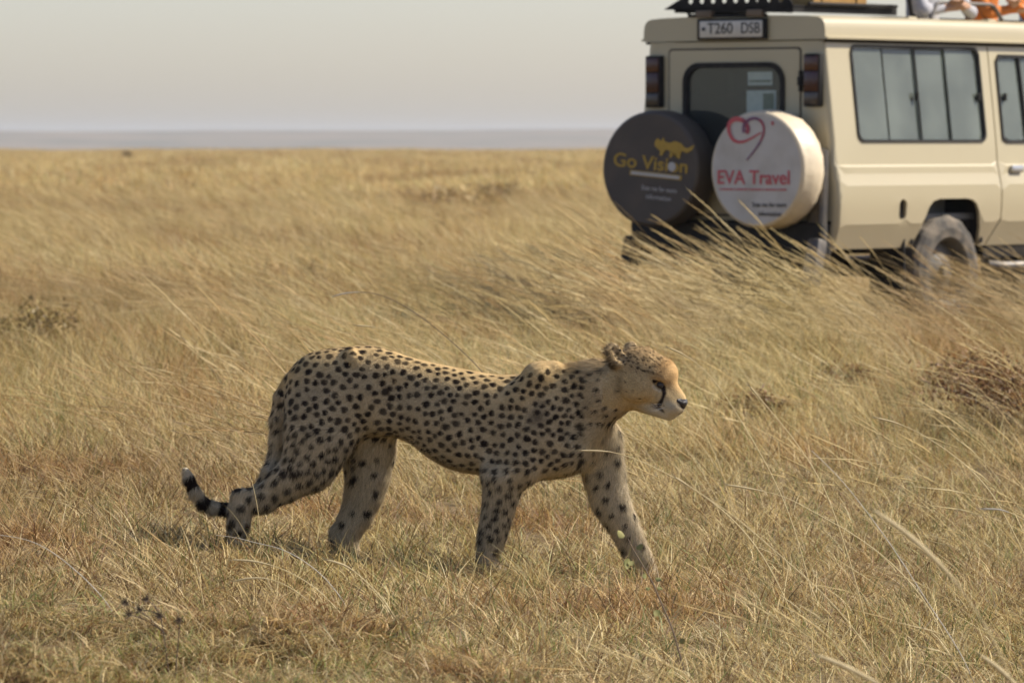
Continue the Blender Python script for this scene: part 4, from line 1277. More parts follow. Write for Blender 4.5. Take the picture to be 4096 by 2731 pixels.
for s_ in (-1, 1):
    ruff = line([(-4.2, s_ * 6.6, 0.6), (-3.2, s_ * 6.9, -2.6), (-2.4, s_ * 6.2, -5.6)], 0.5, 1.3)
    dark = np.maximum(dark, ruff * .55 * (.6 + .8 * np.clip(mot, -.5, .7)))
    for (a_, b_, c_) in ((10.2, 2.9, -4.3), (10.9, 2.7, -4.8), (9.9, 3.1, -5.0), (10.6, 2.9, -5.4)):
        dark = np.maximum(dark, line([(a_, s_ * b_, c_), (a_ - .2, s_ * (b_ + .1), c_)], 0.14, .2) * .6 * fw)
crown = smooth01((HL[:, 2] - 1.5) / 2.5) * fw
C = C * (1 + .35 * np.clip(mot, -.9, .7) * crown)[:, None]
nose = (1 - smooth01((np.sqrt(((HL[:, 0] - 12.9) / 1.6) ** 2 + (HL[:, 1] / 2.1) ** 2 + ((HL[:, 2] + 3.6) / 1.6) ** 2) - .9) / .2)) * fw
dark = np.maximum(dark, nose)
cd = np.array((.022, .015, .012))
C = C * np.array((1.03, 1.00, .93)) * (1 + .28 * (back * (1 - headw))[:, None])  # golden back, lightened further in colour for the sunlit strip along its top
Cc = C * (1 - dark[:, None]) + cd * dark[:, None]
Cc = Cc * (1 - .75 * gr[:, None]) + np.array((.05, .035, .027)) * .75 * gr[:, None]
Cc = Cc * (1 - .6 * gr2[:, None]) + np.array((.06, .045, .035)) * .6 * gr2[:, None]

base = np.array(cp(1750, 2270))
coat_mat = attr_mat('coat', 'coat', .9, .06, .5)
cheetah = empty('cheetah', base)
tag(cheetah, 'slender spotted cheetah walking through the dry grass with its head held low', 'cheetah')
body = np_mesh('body', V - base, F, coat_mat, cheetah)
set_col(body.data, 'coat', Cc)

# fur: short hairs lying along the body
nh_ = 230000
fa = np.linalg.norm(np.cross(V[F[:, 2]] - V[F[:, 0]], V[F[:, 3]] - V[F[:, 1]]), axis=1)
pick = rng.choice(len(F), nh_, p=fa / fa.sum())
u, v = rng.random((2, nh_, 1))
q = F[pick]
P = (V[q[:, 0]] * (1 - u) + V[q[:, 1]] * u) * (1 - v) + (V[q[:, 3]] * (1 - u) + V[q[:, 2]] * u) * v
nn = N[q[:, 0]]
cc = Cc[q[:, 0]]
hsx = SX[q[:, 0]]; hsy = SYp[q[:, 0]]; hvr = vrel[q[:, 0]]; hh = headw[q[:, 0]]; htl = is_tail[q[:, 0]]
flow = np.tile(np.array((-1.0, 0, -0.35)), (nh_, 1))
lg = smooth01((hvr - 0.85) / 0.25)[:, None]
flow = flow * (1 - lg) + np.array((-.25, 0, -1.0)) * lg
flow[htl] = (-.3, 0, -1)
hb = hh[:, None]
flow = flow * (1 - hb) + (Hm @ np.array((-1.0, 0, 0.1))) * hb
flow += rng.normal(0, .30, (nh_, 3))
flow -= nn * np.sum(flow * nn, 1, keepdims=True)
flow /= np.linalg.norm(flow, axis=1, keepdims=True) + 1e-9
ln = 0.0090 + 0.012 * belly[q[:, 0]] + 0.006 * nk[q[:, 0]] + 0.007 * chest[q[:, 0]] + 0.004 * htl
hl = HL[q[:, 0]]
ln = ln * (1 - hh) + 0.0085 * hh
ln = np.where((hh > .5) & (hl[:, 2] > 4), 0.013, ln)
ln = ln + 0.014 * smooth01((hsx - 2230) / 60) * (1 - smooth01((hsx - 2430) / 40)) * (1 - smooth01((hsy - 1470) / 40))
ln = np.where((hh > .5) & (hl[:, 0] > 8), 0.0028, ln)
ln *= 0.6 + 0.8 * rng.random(nh_)
tip = P + (flow * 0.96 + nn * (0.14 + .30 * rng.random((nh_, 1)) ** 2)) * ln[:, None]
side = np.cross(nn, flow); wd = 0.0008
V2 = np.stack([P + side * wd - nn * .001, P - side * wd - nn * .001, tip], 1).reshape(-1, 3)
F2 = np.arange(nh_ * 3).reshape(-1, 3)
keep = ~((hh > .5) & (hl[:, 0] > 12.2) & (np.abs(hl[:, 1]) < 1.9) & (hl[:, 2] < -2.2) & (hl[:, 2] > -5.2))
kk = np.repeat(keep, 3)
V2 = V2[kk]; n_k = int(keep.sum()); F2 = np.arange(n_k * 3).reshape(-1, 3)
fcol = cc * (0.62 + 0.78 * rng.random((nh_, 1)))
fcol = np.repeat(fcol[keep], 3, 0)
fur_mat = attr_mat('fur', 'coat', .9, .06)
_nt = fur_mat.node_tree; _b = _nt.nodes['Principled BSDF']; _o = _nt.nodes['Material Output']
_t = _nt.nodes.new('ShaderNodeBsdfTranslucent'); _m = _nt.nodes.new('ShaderNodeMixShader'); _m.inputs[0].default_value = .3
_nt.links.new(_b.inputs['Base Color'].links[0].from_socket, _t.inputs[0]); _nt.links.new(_b.outputs[0], _m.inputs[1]); _nt.links.new(_t.outputs[0], _m.inputs[2]); _nt.links.new(_m.outputs[0], _o.inputs[0])
fur = np_mesh('fur', V2 - base, F2, fur_mat, cheetah)
set_col(fur.data, 'coat', np.clip(fcol, 0, 1))
fur.data.normals_split_custom_set_from_vertices(np.repeat(nn[keep] + flow[keep] * .15, 3, 0).tolist())
fur['kind'] = 'stuff'

# eyes, nose gloss, whiskers, claws
eye_mat = simple_mat('eye_amber', (.06, .03, .01), .1, spec=.6, noise_amt=.6, noise_scale=300)
for s_ in (-1, 1):
    bm = bmesh.new(); bmesh.ops.create_uvsphere(bm, u_segments=16, v_segments=10, radius=.86 * HS)
    e = bm_obj('eye', bm, eye_mat, cheetah, True); e.location = hp(7.05, s_ * 3.3, -0.1) - base
    # heavy upper lid, half closed against the sun
    bm = bmesh.new()
    bmesh.ops.create_uvsphere(bm, u_segments=18, v_segments=12, radius=.93 * HS)
    bmesh.ops.bisect_plane(bm, geom=bm.verts[:] + bm.edges[:] + bm.faces[:], plane_co=(0, 0, -.62 * HS), plane_no=(-.1, 0, -1), clear_outer=True)
    l = bm_obj('eyelid', bm, simple_mat('eyelid_skin', (.035, .026, .02), .6), cheetah, True)
    l.location = hp(7.05, s_ * 3.3, -0.1) - base
    l.rotation_euler = (0, HP, HY)
bm = bmesh.new()
bmesh.ops.create_icosphere(bm, subdivisions=3, radius=1)
for v_ in bm.verts:
    c_ = v_.co
    k_ = 1 - 0.35 * max(0, -c_.z)
    v_.co = Vector(hp(12.25 + 2.2 * c_.x, 2.45 * c_.y * k_, -3.05 + (1.45 if c_.z > 0 else 2.3) * c_.z) - base)
bm_obj('nose', bm, simple_mat('nose_leather', (.022, .018, .017), .32, spec=.5, bump=.4, bump_scale=900), cheetah, True)
wm = simple_mat('whisker_hair', (.75, .72, .65), .5)
for s_ in (-1, 1):
    for i in range(7):
        bm = bmesh.new()
        u0 = 10.0 + 1.5 * rnd.random(); w0 = -5.2 + 1.1 * rnd.random()
        p0 = Vector(hp(u0, s_ * 2.4, w0)); 
        d0 = Vector(Hm @ np.array((-.45 - .5 * rnd.random(), s_ * .8, -.35 + .5 * rnd.random()))).normalized()
        L = .05 + .03 * rnd.random()
        tube_bm(bm, [p0 - Vector(base), p0 + d0 * L * .5 + Vector((0, 0, -.002)) - Vector(base), p0 + d0 * L + Vector((0, 0, -.010)) - Vector(base)], [.0003, .00025, .0001], 4)
        bm_obj('whisker', bm, wm, cheetah)
# ------------------------------------------------------------------ grass
def grass_mat(name):
    """straw: colour per blade times a tint that the patch carries; light shines through the blades"""
    m = bpy.data.materials.new(name); m.use_nodes = True; nt = m.node_tree; nt.nodes.clear()
    out = nt.nodes.new('ShaderNodeOutputMaterial')
    a = nt.nodes.new('ShaderNodeAttribute'); a.attribute_name = 'blade'
    geo = nt.nodes.new('ShaderNodeNewGeometry')
    def patch(scale, stretch, stops):
        mp = nt.nodes.new('ShaderNodeMapping'); mp.inputs['Scale'].default_value = stretch
        n = nt.nodes.new('ShaderNodeTexNoise'); n.inputs['Scale'].default_value = scale; n.inputs['Detail'].default_value = 3
        nt.links.new(geo.outputs['Position'], mp.inputs['Vector']); nt.links.new(mp.outputs['Vector'], n.inputs['Vector'])
        r = nt.nodes.new('ShaderNodeValToRGB'); e = r.color_ramp.elements
        while len(e) < len(stops): e.new(.5)
        for el, (p, c) in zip(e, stops): el.position = p; el.color = (*c, 1)
        nt.links.new(n.outputs['Fac'], r.inputs['Fac']); return r
    p1_ = patch(.9, (1, .55, .2), [(.30, (.86, .87, .74)), (.42, (.96, .96, .88)), (.55, (1, 1, 1)), (.65, (.88, .74, .62)), (.74, (.60, .44, .33))])
    p2_ = patch(.16, (1, .35, .2), [(.34, (.64, .54, .46)), (.47, (.90, .86, .80)), (.60, (1.0, 1.0, .96)), (.75, (1.0, .98, .90))])
    m0 = nt.nodes.new('ShaderNodeVectorMath'); m0.operation = 'MULTIPLY'
    nt.links.new(p1_.outputs['Color'], m0.inputs[0]); nt.links.new(p2_.outputs['Color'], m0.inputs[1])
    mu = nt.nodes.new('ShaderNodeVectorMath'); mu.operation = 'MULTIPLY'
    nt.links.new(a.outputs['Color'], mu.inputs[0]); nt.links.new(m0.outputs[0], mu.inputs[1])
    d = nt.nodes.new('ShaderNodeBsdfPrincipled'); d.inputs['Roughness'].default_value = .55; d.inputs['Specular IOR Level'].default_value = .35
    tr = nt.nodes.new('ShaderNodeBsdfTranslucent')
    nt.links.new(mu.outputs[0], d.inputs['Base Color']); nt.links.new(mu.outputs[0], tr.inputs[0])
    mx = nt.nodes.new('ShaderNodeMixShader'); mx.inputs[0].default_value = .35
    nt.links.new(d.outputs[0], mx.inputs[1]); nt.links.new(tr.outputs[0], mx.inputs[2]); nt.links.new(mx.outputs[0], out.inputs[0])
    return m
GRASS = grass_mat('dry_grass')

STRAW = np.array([(.60, .46, .21), (.515, .385, .167), (.67, .54, .275), (.40, .29, .12), (.74, .625, .37), (.30, .205, .085)])
GREENS = np.array([(.20, .24, .075), (.26, .28, .10), (.30, .30, .12), (.16, .20, .06)])
RUST = np.array([(.30, .17, .075), (.24, .135, .06), (.34, .21, .10)])

def blades(g, P, hmin, hmax, width, lean, curl, cols, seg=4, flop=.0, powr=1.3, tiltsd=.35, mute=None):
    """many tapering bent strips at the ground points P (n, 2); returns verts, faces, colours as arrays"""
    n = len(P)
    p = np.concatenate([P, np.full((n, 1), -.012)], 1)
    h = hmin + (hmax - hmin) * g.random(n) ** powr
    az = g.random(n) * 2 * math.pi
    tilt = np.abs(g.normal(0, tiltsd, n)) + flop * g.random(n)
    d = np.stack([np.cos(az) * np.sin(tilt), np.sin(az) * np.sin(tilt), np.cos(tilt)], 1)
    d = d + np.array(lean) * (.6 + .8 * g.random((n, 1))); d /= np.linalg.norm(d, axis=1, keepdims=True)
    bend = np.stack([np.cos(az), np.sin(az), np.full(n, -.5)], 1) * .5 + np.array((lean[0], lean[1], -.6))
    bend = bend * curl * (.4 + 1.2 * g.random((n, 1)))
    fa_ = g.random(n) * math.pi
    sd = np.stack([np.cos(fa_), np.sin(fa_), np.zeros(n)], 1)
    w0 = width * (.6 + .8 * g.random(n))
    c = cols[g.integers(0, len(cols), n)] * (.6 + .75 * g.random((n, 1)))
    nv = 2 * seg + 1
    VV = np.zeros((n, nv, 3))
    for k in range(seg + 1):
        t = k / seg
        q = p + h[:, None] * (d * t + bend * t * t)
        if k:
            q[:, 2] = np.maximum(q[:, 2], .004 + .012 * g.random(n))
        if k < seg:
            w = (w0 * (1 - t) ** .7 * (.75 + .25 * min(1, 4 * t)))[:, None]
            VV[:, 2 * k] = q - sd * w / 2; VV[:, 2 * k + 1] = q + sd * w / 2
        else:
            VV[:, 2 * seg] = q
    base = (np.arange(n) * nv)[:, None]
    FF = [base + np.array([[2 * k, 2 * k + 1, 2 * k + 3, 2 * k + 2]]) for k in range(seg - 1)]
    e = 2 * (seg - 1)
    FF.append(base + np.array([[e, e + 1, e + 2, e + 2]]))
    return VV.reshape(-1, 3), np.concatenate(FF), np.repeat(c, nv, 0)

def clump(g, ncl, per, spread, T):
    """points gathered in clumps inside a tile of side T"""
    cc_ = (g.random((ncl, 2)) - .5) * T * 1.06
    q = np.repeat(cc_, per, 0)
    r = spread * np.sqrt(g.random(len(q))); a = g.random(len(q)) * 2 * math.pi
    return q + np.stack([r * np.cos(a), r * np.sin(a)], 1)
def evenly(g, dens, T):
    return (g.random((int(dens * T * T), 2)) - .5) * T * 1.06

def stems(g, n, spread, hmin, hmax, lean, arch, cols, seed_len=.12, rad=.0016, seg=7):
    """tall flowering stems arching downwind, each with a feathery spike"""
    VV, FF, CC = [], [], []
    for i in range(n):
        r = spread * math.sqrt(g.random()); a = g.random() * 2 * math.pi
        p = np.array((r * math.cos(a), r * math.sin(a), -.01)); h = hmin + (hmax - hmin) * g.random()
        ln = np.array((lean * (.5 + .9 * g.random()), g.normal(0, .12), 1.0)); ln /= np.linalg.norm(ln)
        ar = np.array((-1.0, g.normal(0, .25), -.55)) * arch * (.5 + g.random())
        c = cols[g.integers(len(cols))] * (.85 + .35 * g.random())
        pts = []
        for k in range(seg + 1):
            t = k / seg; pts.append(p + h * (ln * t + ar * t ** 2.6))
        pts = np.array(pts); base = len(VV)
        for k, q in enumerate(pts):
            t = k / seg
            rr = rad * (1.15 - .55 * t)
            sl_ = seed_len / h
            if t > 1 - sl_ - .001:
                u = (t - (1 - sl_)) / sl_; rr = rad * (1.1 + 2.1 * math.sin(math.pi * min(1, max(.05, u * .9 + .1))))
            for j in range(3):
                aa = j * 2.094
                VV.append(q + rr * np.array((math.cos(aa), math.sin(aa), 0.35 * math.sin(aa))))
                CC.append(c * (1.08 if t > .8 else 1.0))
        for k in range(seg):
            for j in range(3):
                FF.append((base + 3 * k + j, base + 3 * k + (j + 1) % 3, base + 3 * k + 3 + (j + 1) % 3, base + 3 * k + 3 + j))
        # bristles of the spike
        for b in range(14):
            t = 1 - sl_ * g.random(); kf = t * seg; k = min(seg - 1, int(kf)); q = pts[k] + (pts[k + 1] - pts[k]) * (kf - k)
            tg = pts[k + 1] - pts[k]; tg /= np.linalg.norm(tg)
            dv = tg + g.normal(0, .25, 3); dv /= np.linalg.norm(dv); L = .012 + .02 * g.random()
            sd = np.cross(dv, (0, 1, 0)); sd /= np.linalg.norm(sd) + 1e-9
            b0 = len(VV); VV += [q - sd * .0009, q + sd * .0009, q + dv * L]; CC += [c * 1.1] * 3; FF.append((b0, b0 + 1, b0 + 2, b0 + 2))
    return np.array(VV), np.array(FF), np.array(CC)

def tuft_obj(name, parts):
    off = 0; VV, F4, F3, CC = [], [], [], []
    for v, f, c in parts:
        f = f + off; tri = f[:, 2] == f[:, 3]
        F4.append(f[~tri]); F3.append(f[tri][:, :3]); VV.append(v); CC.append(c); off += len(v)
    VV = np.concatenate(VV); F4 = np.concatenate(F4); F3 = np.concatenate(F3); CC = np.concatenate(CC)
    me = bpy.data.meshes.new(name)
    me.vertices.add(len(VV)); me.vertices.foreach_set('co', VV.astype(np.float32).ravel())
    me.loops.add(len(F4) * 4 + len(F3) * 3)
    me.loops.foreach_set('vertex_index', np.concatenate([F4.ravel(), F3.ravel()]).astype(np.int32))
    me.polygons.add(len(F4) + len(F3))
    me.polygons.foreach_set('loop_start', np.concatenate([np.arange(len(F4)) * 4, len(F4) * 4 + np.arange(len(F3)) * 3]).astype(np.int32))
    me.update(calc_edges=True)
    me.materials.append(GRASS)
    a = me.color_attributes.new('blade', 'FLOAT_COLOR', 'POINT')
    a.data.foreach_set('color', np.clip(np.concatenate([CC, np.ones((len(CC), 1))], 1), 0, 1).astype(np.float32).ravel())
    return bpy.data.objects.new(name, me)

def tuft_collection(name, objs):
    c = bpy.data.collections.new(name)
    for o in objs: c.objects.link(o)
    return c

def scatter(name, coll, n_var, P, rot, scl, label):
    """one stuff object: points carrying instances of the tufts"""
    me = bpy.data.meshes.new(name)
    me.vertices.add(len(P)); me.vertices.foreach_set('co', P.astype(np.float32).ravel())
    for nm, typ, arr in (('rot', 'FLOAT_VECTOR', rot), ('scl', 'FLOAT_VECTOR', scl)):
        at_ = me.attributes.new(nm, typ, 'POINT'); at_.data.foreach_set('vector', arr.astype(np.float32).ravel())
    at_ = me.attributes.new('var', 'INT', 'POINT'); at_.data.foreach_set('value', rng.integers(0, n_var, len(P)).astype(np.int32))
    o = bpy.data.objects.new(name, me); COL.objects.link(o)
    ng = bpy.data.node_groups.new(name + '_scatter', 'GeometryNodeTree')
    ng.interface.new_socket('Geometry', in_out='INPUT', socket_type='NodeSocketGeometry')
    ng.interface.new_socket('Geometry', in_out='OUTPUT', socket_type='NodeSocketGeometry')
    N_ = ng.nodes; L_ = ng.links
    i_ = N_.new('NodeGroupInput'); o_ = N_.new('NodeGroupOutput')
    ci = N_.new('GeometryNodeCollectionInfo'); ci.inputs['Collection'].default_value = coll
    ci.inputs['Separate Children'].default_value = True; ci.inputs['Reset Children'].default_value = True
    ip = N_.new('GeometryNodeInstanceOnPoints'); ip.inputs['Pick Instance'].default_value = True
    def named(nm, dt):
        q = N_.new('GeometryNodeInputNamedAttribute'); q.data_type = dt; q.inputs['Name'].default_value = nm; return q
    L_.new(i_.outputs[0], ip.inputs['Points']); L_.new(ci.outputs[0], ip.inputs['Instance'])
    L_.new(named('var', 'INT').outputs['Attribute'], ip.inputs['Instance Index'])
    L_.new(named('rot', 'FLOAT_VECTOR').outputs['Attribute'], ip.inputs['Rotation'])
    L_.new(named('scl', 'FLOAT_VECTOR').outputs['Attribute'], ip.inputs['Scale'])
    L_.new(ip.outputs[0], o_.inputs[0])
    md = o.modifiers.new('scatter', 'NODES'); md.node_group = ng
    tag(o, label, None, kind='stuff')
    return o

# --- patches: low-frequency fields that say where grass is tall, green, brown, bare
def fbm(x, y, s, seed, octv=4):
    """cheap value noise, vectorised"""
    out = np.zeros_like(x); amp = 1.0; tot = 0
    for o in range(octv):
        xx = x * s; yy = y * s; xi = np.floor(xx).astype(np.int64); yi = np.floor(yy).astype(np.int64); fx_ = smooth01(xx - xi); fy_ = smooth01(yy - yi)
        def hsh(a, b):
            h = (a * 374761393 + b * 668265263 + (seed + o) * 974711) & 0x7fffffff
            h = ((h ^ (h >> 13)) * 1274126177) & 0x7fffffff
            return ((h ^ (h >> 16)) & 0xffff) / 65535.0
        v = (hsh(xi, yi) * (1 - fx_) + hsh(xi + 1, yi) * fx_) * (1 - fy_) + (hsh(xi, yi + 1) * (1 - fx_) + hsh(xi + 1, yi + 1) * fx_) * fy_
        out += amp * v; tot += amp; amp *= .5; s *= 2.1
    return out / tot

def field_points(y0, y1, dens, margin=2.5, power=0.0):
    """random points in the wedge of ground the camera looks over, widened by a margin"""
    area_n = int(dens * (y1 - y0) * ((y0 + y1) / 2 * .205 + 2 * margin))
    ymax_w = y1 * .1024 + margin
    y = y0 + (y1 - y0) * rng.random(area_n * 2); x = (rng.random(area_n * 2) * 2 - 1) * ymax_w
    k = np.abs(x) < y * .1024 + margin
    x, y = x[k][:area_n], y[k][:area_n]
    return x, y

def car_keep(x, y, m=0.0):
    """False under the vehicle"""
    dx = x - VORG.x; dy = y - VORG.y; c, s = math.cos(VYAW), math.sin(VYAW)
    lx = dx * c + dy * s; ly = -dx * s + dy * c
    return ~((lx > -.05 + m) & (lx < 5.5 - m) & (np.abs(ly) < .88 - m))

def place(name, coll, n_var, x, y, smin, smax, label, yaw=.22, tilt=.0, dz=0.0):
    n = len(x); e = .25
    z = ground_z(x, y)
    gxs = (ground_z(x + e, y) - ground_z(x - e, y)) / (2 * e); gys = (ground_z(x, y + e) - ground_z(x, y - e)) / (2 * e)
    s = smin + (smax - smin) * rng.random(n)
    S = np.stack([s, s, s], 1)
    R = np.stack([np.arctan(gys) + rng.normal(0, tilt, n), -np.arctan(gxs) + rng.normal(0, tilt, n), rng.normal(0, yaw, n)], 1)
    return scatter(name, coll, n_var, np.stack([x, y, z + dz], 1), R, S, label)

def tiles(name, coll, n_var, T, y0, y1, margin, label, keep=None, hs=(.9, 1.15)):
    """square tiles of grass on a jittered grid over the wedge of ground the camera looks across"""
    gy = np.arange(y0 + T / 2, y1, T); X, Y = [], []
    for yy in gy:
        w = yy * .1024 + margin; gxx = np.arange(-w, w + T, T) + (rng.random() - .5) * T
        X.append(gxx); Y.append(np.full(len(gxx), yy))
    X = np.concatenate(X); Y = np.concatenate(Y)
    X = X + rng.normal(0, T * .06, len(X)); Y = Y + rng.normal(0, T * .06, len(Y))
    k = car_keep(X, Y, .1)
    if keep is not None: k &= keep(X, Y)
    return place(name, coll, n_var, X[k], Y[k], hs[0], hs[1], label)

g = np.random.default_rng(5)
mixA = np.concatenate([STRAW, STRAW, RUST, RUST[:2] * .7, GREENS[:1], STRAW[4:5], STRAW[3:4] * .6])
mixB = np.clip(np.concatenate([STRAW, STRAW, RUST[:1], GREENS[2:3]]) * 1.10, 0, .8)
W = (-1, 0, 0)
def lean_(a): return (-a, -a * .06, 0)
# near: short matted dry grass
TA = .8
near = [tuft_obj('near_tile', [
    blades(g, evenly(g, 1050, TA), .03, .10, .0048, lean_(.02), .6, mixA, 4, flop=1.3),
    blades(g, clump(g, 46, 32, .045, TA), .05, .21, .0044, lean_(.14), .5, mixA, 4, flop=.8),
    blades(g, evenly(g, 330, TA), .10, .24, .0028, lean_(.15), .8, np.concatenate([STRAW, RUST[:1]]), 4, flop=1.6),
    blades(g, evenly(g, 160, TA), .06, .15, .0052, lean_(.0), .9, STRAW[[0, 2, 4, 4]], 5, flop=1.2),
    blades(g, clump(g, 13, 9, .035, TA), .05, .13, .0042, lean_(.05), .2, GREENS, 4),
    blades(g, clump(g, 8, 26, .06, TA), .12, .30, .0032, lean_(.35), .5, mixB, 5, flop=.6)]) for i in range(5)]
c_near = tuft_collection('near_tiles', near)
# middle: knee high, blown to one side
TB = 1.2
mid = [tuft_obj('middle_tile', [
    blades(g, evenly(g, 1500, TB), .08, .24, .0048, lean_(.12), .45, mixB, 4, flop=.8),
    blades(g, clump(g, 40, 38, .09, TB), .14, .40, .0044, lean_(.27), .42, mixB, 5, flop=.5),
    blades(g, clump(g, 10, 12, .05, TB), .12, .3, .0046, lean_(.2), .3, np.concatenate([GREENS, GREENS, RUST]), 4)]) for i in range(5)]
c_mid = tuft_collection('middle_tiles', mid)
TC = 3.0
farm = [tuft_obj('far_tile', [
    blades(g, evenly(g, 330, TC), .15, .40, .011, lean_(.3), .4, mixB, 3, flop=.5),
    blades(g, clump(g, 70, 40, .16, TC), .22, .58, .009, lean_(.45), .4, mixB, 4, flop=.35)]) for i in range(4)]
c_far = tuft_collection('far_tiles', farm)
TD = 10.0
dist = [tuft_obj('distant_tile', [
    blades(g, evenly(g, 45, TD), .25, .50, .035, lean_(.3), .4, mixB, 3, flop=.5),
    blades(g, clump(g, 130, 36, .45, TD), .30, .70, .028, lean_(.4), .4, mixB, 3, flop=.35)]) for i in range(3)]
c_dist = tuft_collection('distant_tiles', dist)
# tall flowering stems with a few leaves at the foot
tall = [tuft_obj('tall_stems', [stems(g, 8, .12, .42, .78, -.75, .36, STRAW[[0, 2, 4, 1]]), blades(g, clump(g, 1, 14, .08, 0), .15, .36, .0036, lean_(.45), .4, mixB, 5, flop=.2)]) for i in range(6)]
c_tall = tuft_collection('tall_stem_tufts', tall)

tiles('short_grass', c_near, 5, TA, 11.4, 23.0, 1.8, 'short dry matted grass around the cheetah')
tiles('meadow_grass', c_mid, 5, TB, 22.6, 42, 2.0, 'knee high yellow grass leaning with the wind before the vehicle')
tiles('far_grass', c_far, 4, TC, 41, 92, 3.0, 'yellow grass of the plain behind the vehicle')
tiles('distant_grass', c_dist, 3, TD, 90, 525, 8.0, 'golden grass of the distant plain')
def stem_field(name, y0, y1, dens, m, smin, smax, label, kp=None):
    x, y = field_points(y0, y1, dens, m)
    k = car_keep(x, y)
    if kp is not None: k &= kp(x, y)
    place(name, c_tall, 6, x[k], y[k], smin, smax, label, yaw=.35, tilt=.1)
stem_field('tall_grass', 18.6, 45, 4.5, 2.0, .75, 1.15, 'tall arching seed grass leaning with the wind', lambda x, y: fbm(x, y, .5, 60) > .46)
stem_field('seed_grass', 29.5, 34.8, 15, .5, 1.0, 1.5, 'tall arching seed grass in front of the vehicle', lambda x, y: (x > .7) & (x < 2.45))
stem_field('wheel_seed_grass', 30.5, 35.5, 7, .5, .85, 1.2, 'thin seed grass in front of the rear wheel', lambda x, y: (x > 2.45))
stem_field('foreground_stems', 12, 18.6, 1.5, 1.5, .4, .85, 'few thin seed stems standing in the foreground', lambda x, y: ~((x > -1.0) & (x < 1.0) & (y > 13.8)))
stem_field('far_tall_grass', 44, 95, 1.6, 3, 1.0, 1.4, 'tall seed grass of the plain behind the vehicle', lambda x, y: fbm(x, y, .25, 77) > .45)
# ------------------------------------------------------------------ single plants that stand out
STEM_M = simple_mat('straw_stem', (.60, .475, .235), .55, noise_amt=.5, noise_scale=30, col2=(.46, .36, .16))
GREY_M = simple_mat('bleached_stem', (.52, .47, .38), .6, noise_amt=.5, noise_scale=30, col2=(.38, .32, .22))
SEED_M = simple_mat('pale_seed_head', (.60, .48, .26), .7, noise_amt=.6, noise_scale=60, col2=(.44, .33, .15))
TWIG_M = simple_mat('dark_dry_twig', (.13, .09, .06), .8, noise_amt=.5, noise_scale=50)
LEAF_M = simple_mat('dull_green_leaf', (.19, .19, .065), .75, spec=.2, noise_amt=.7, noise_scale=40, col2=(.36, .31, .13))

def smooth_path(pts, it=3):
    pts = [Vector(p) for p in pts]
    for _ in range(it):
        q = [pts[0]]
        for a, b in zip(pts, pts[1:]): q += [a * .75 + b * .25, a * .25 + b * .75]
        q.append(pts[-1]); pts = q
    return pts

def grass_stem(pix, Y, label, seed=.10, r=.0017, mat=None, seed_r=.0032, seedmat=None, group=None):
    """one arching stem through photograph pixels (tip first) at depth Y; its foot is on the ground"""
    pts = [src(px, py, Y) for px, py in pix]
    last = pts[-1]; dirn = (pts[-1] - pts[-2]).normalized()
    gz = float(ground_z(last.x, Y))
    if last.z > gz:
        need = last.z - gz + .015
        foot = Vector((last.x + max(.0, min(.35, dirn.x / max(.2, -dirn.z) * need * .6)), Y + .01, 0)); foot.z = float(ground_z(foot.x, foot.y)) - .015
        pts += [last.lerp(foot, .5) + Vector((.01, 0, -.005)), foot]
    pts = smooth_path(pts)
    base = pts[-1].copy()
    root = empty('grass_stem', base)
    tag(root, label, 'grass stem', group)
    n = len(pts)
    bm = bmesh.new()
    tube_bm(bm, [p - base for p in pts], [r * (.55 + .75 * i / (n - 1)) for i in range(n)], 5)
    bm_obj('stem', bm, mat or STEM_M, root, True)
    if seed > 0:
        bm = bmesh.new(); acc = 0.0; path = [pts[0]]
        for a, b in zip(pts, pts[1:]):
            acc += (b - a).length; path.append(b)
            if acc > seed: break
        m = len(path)
        tube_bm(bm, [p - base for p in path], [max(.0006, seed_r * math.sin(math.pi * min(.97, .06 + .94 * i / (m - 1))) ** .7) for i in range(m)], 7)
        for k in range(46):
            t = rnd.random() * (m - 1.01); i = int(t); p = path[i].lerp(path[i + 1], t - i); tg = (path[i] - path[i + 1]).normalized()
            d = (tg + Vector((rnd.gauss(0, .22), rnd.gauss(0, .22), rnd.gauss(0, .22)))).normalized(); L = .010 + .016 * rnd.random(); sd = d.cross(Vector((0, 1, 0))).normalized() * .0006
            vs = [bm.verts.new(p - base + q) for q in (-sd, sd, d * L)]; bm.faces.new(vs)
        bm_obj('seed_head', bm, seedmat or SEED_M, root)
    return root

grass_stem([(2675, 1389), (2742, 1419), (2790, 1454), (2838, 1499), (2900, 1578), (3000, 1740), (3090, 1900), (3160, 2060)], 16.2, 'arching grass stem rising just in front of the cheetah face', .07)
grass_stem([(2322, 1800), (2400, 1801), (2470, 1809), (2559, 1841), (2648, 1881), (2800, 1968), (2930, 2070), (3040, 2200)], 15.9, 'grass stem whose spike lies across the cheetah chest and forward leg', .11)
grass_stem([(969, 1836), (1000, 1900), (1016, 1955), (1035, 2053), (1040, 2150), (1041, 2244)], 16.4, 'thin upright grass stem crossing the raised hind leg of the cheetah', 0, .0013)
grass_stem([(863, 2138), (940, 2146), (1020, 2168), (1118, 2189), (1203, 2231), (1288, 2295), (1360, 2380), (1400, 2450)], 15.2, 'bleached bent stem in front of the hind paw of the cheetah', 0, .0014, GREY_M)
grass_stem([(931, 2237), (1010, 2240), (1101, 2261), (1203, 2308), (1290, 2370), (1380, 2470), (1430, 2560)], 14.6, 'pale seed spike bending below the raised hind paw of the cheetah', .13)
grass_stem([(1307, 2237), (1350, 2248), (1394, 2265), (1458, 2316), (1530, 2390), (1590, 2480), (1640, 2580)], 14.4, 'pale seed spike bending before the planted hind paw of the cheetah', .10)
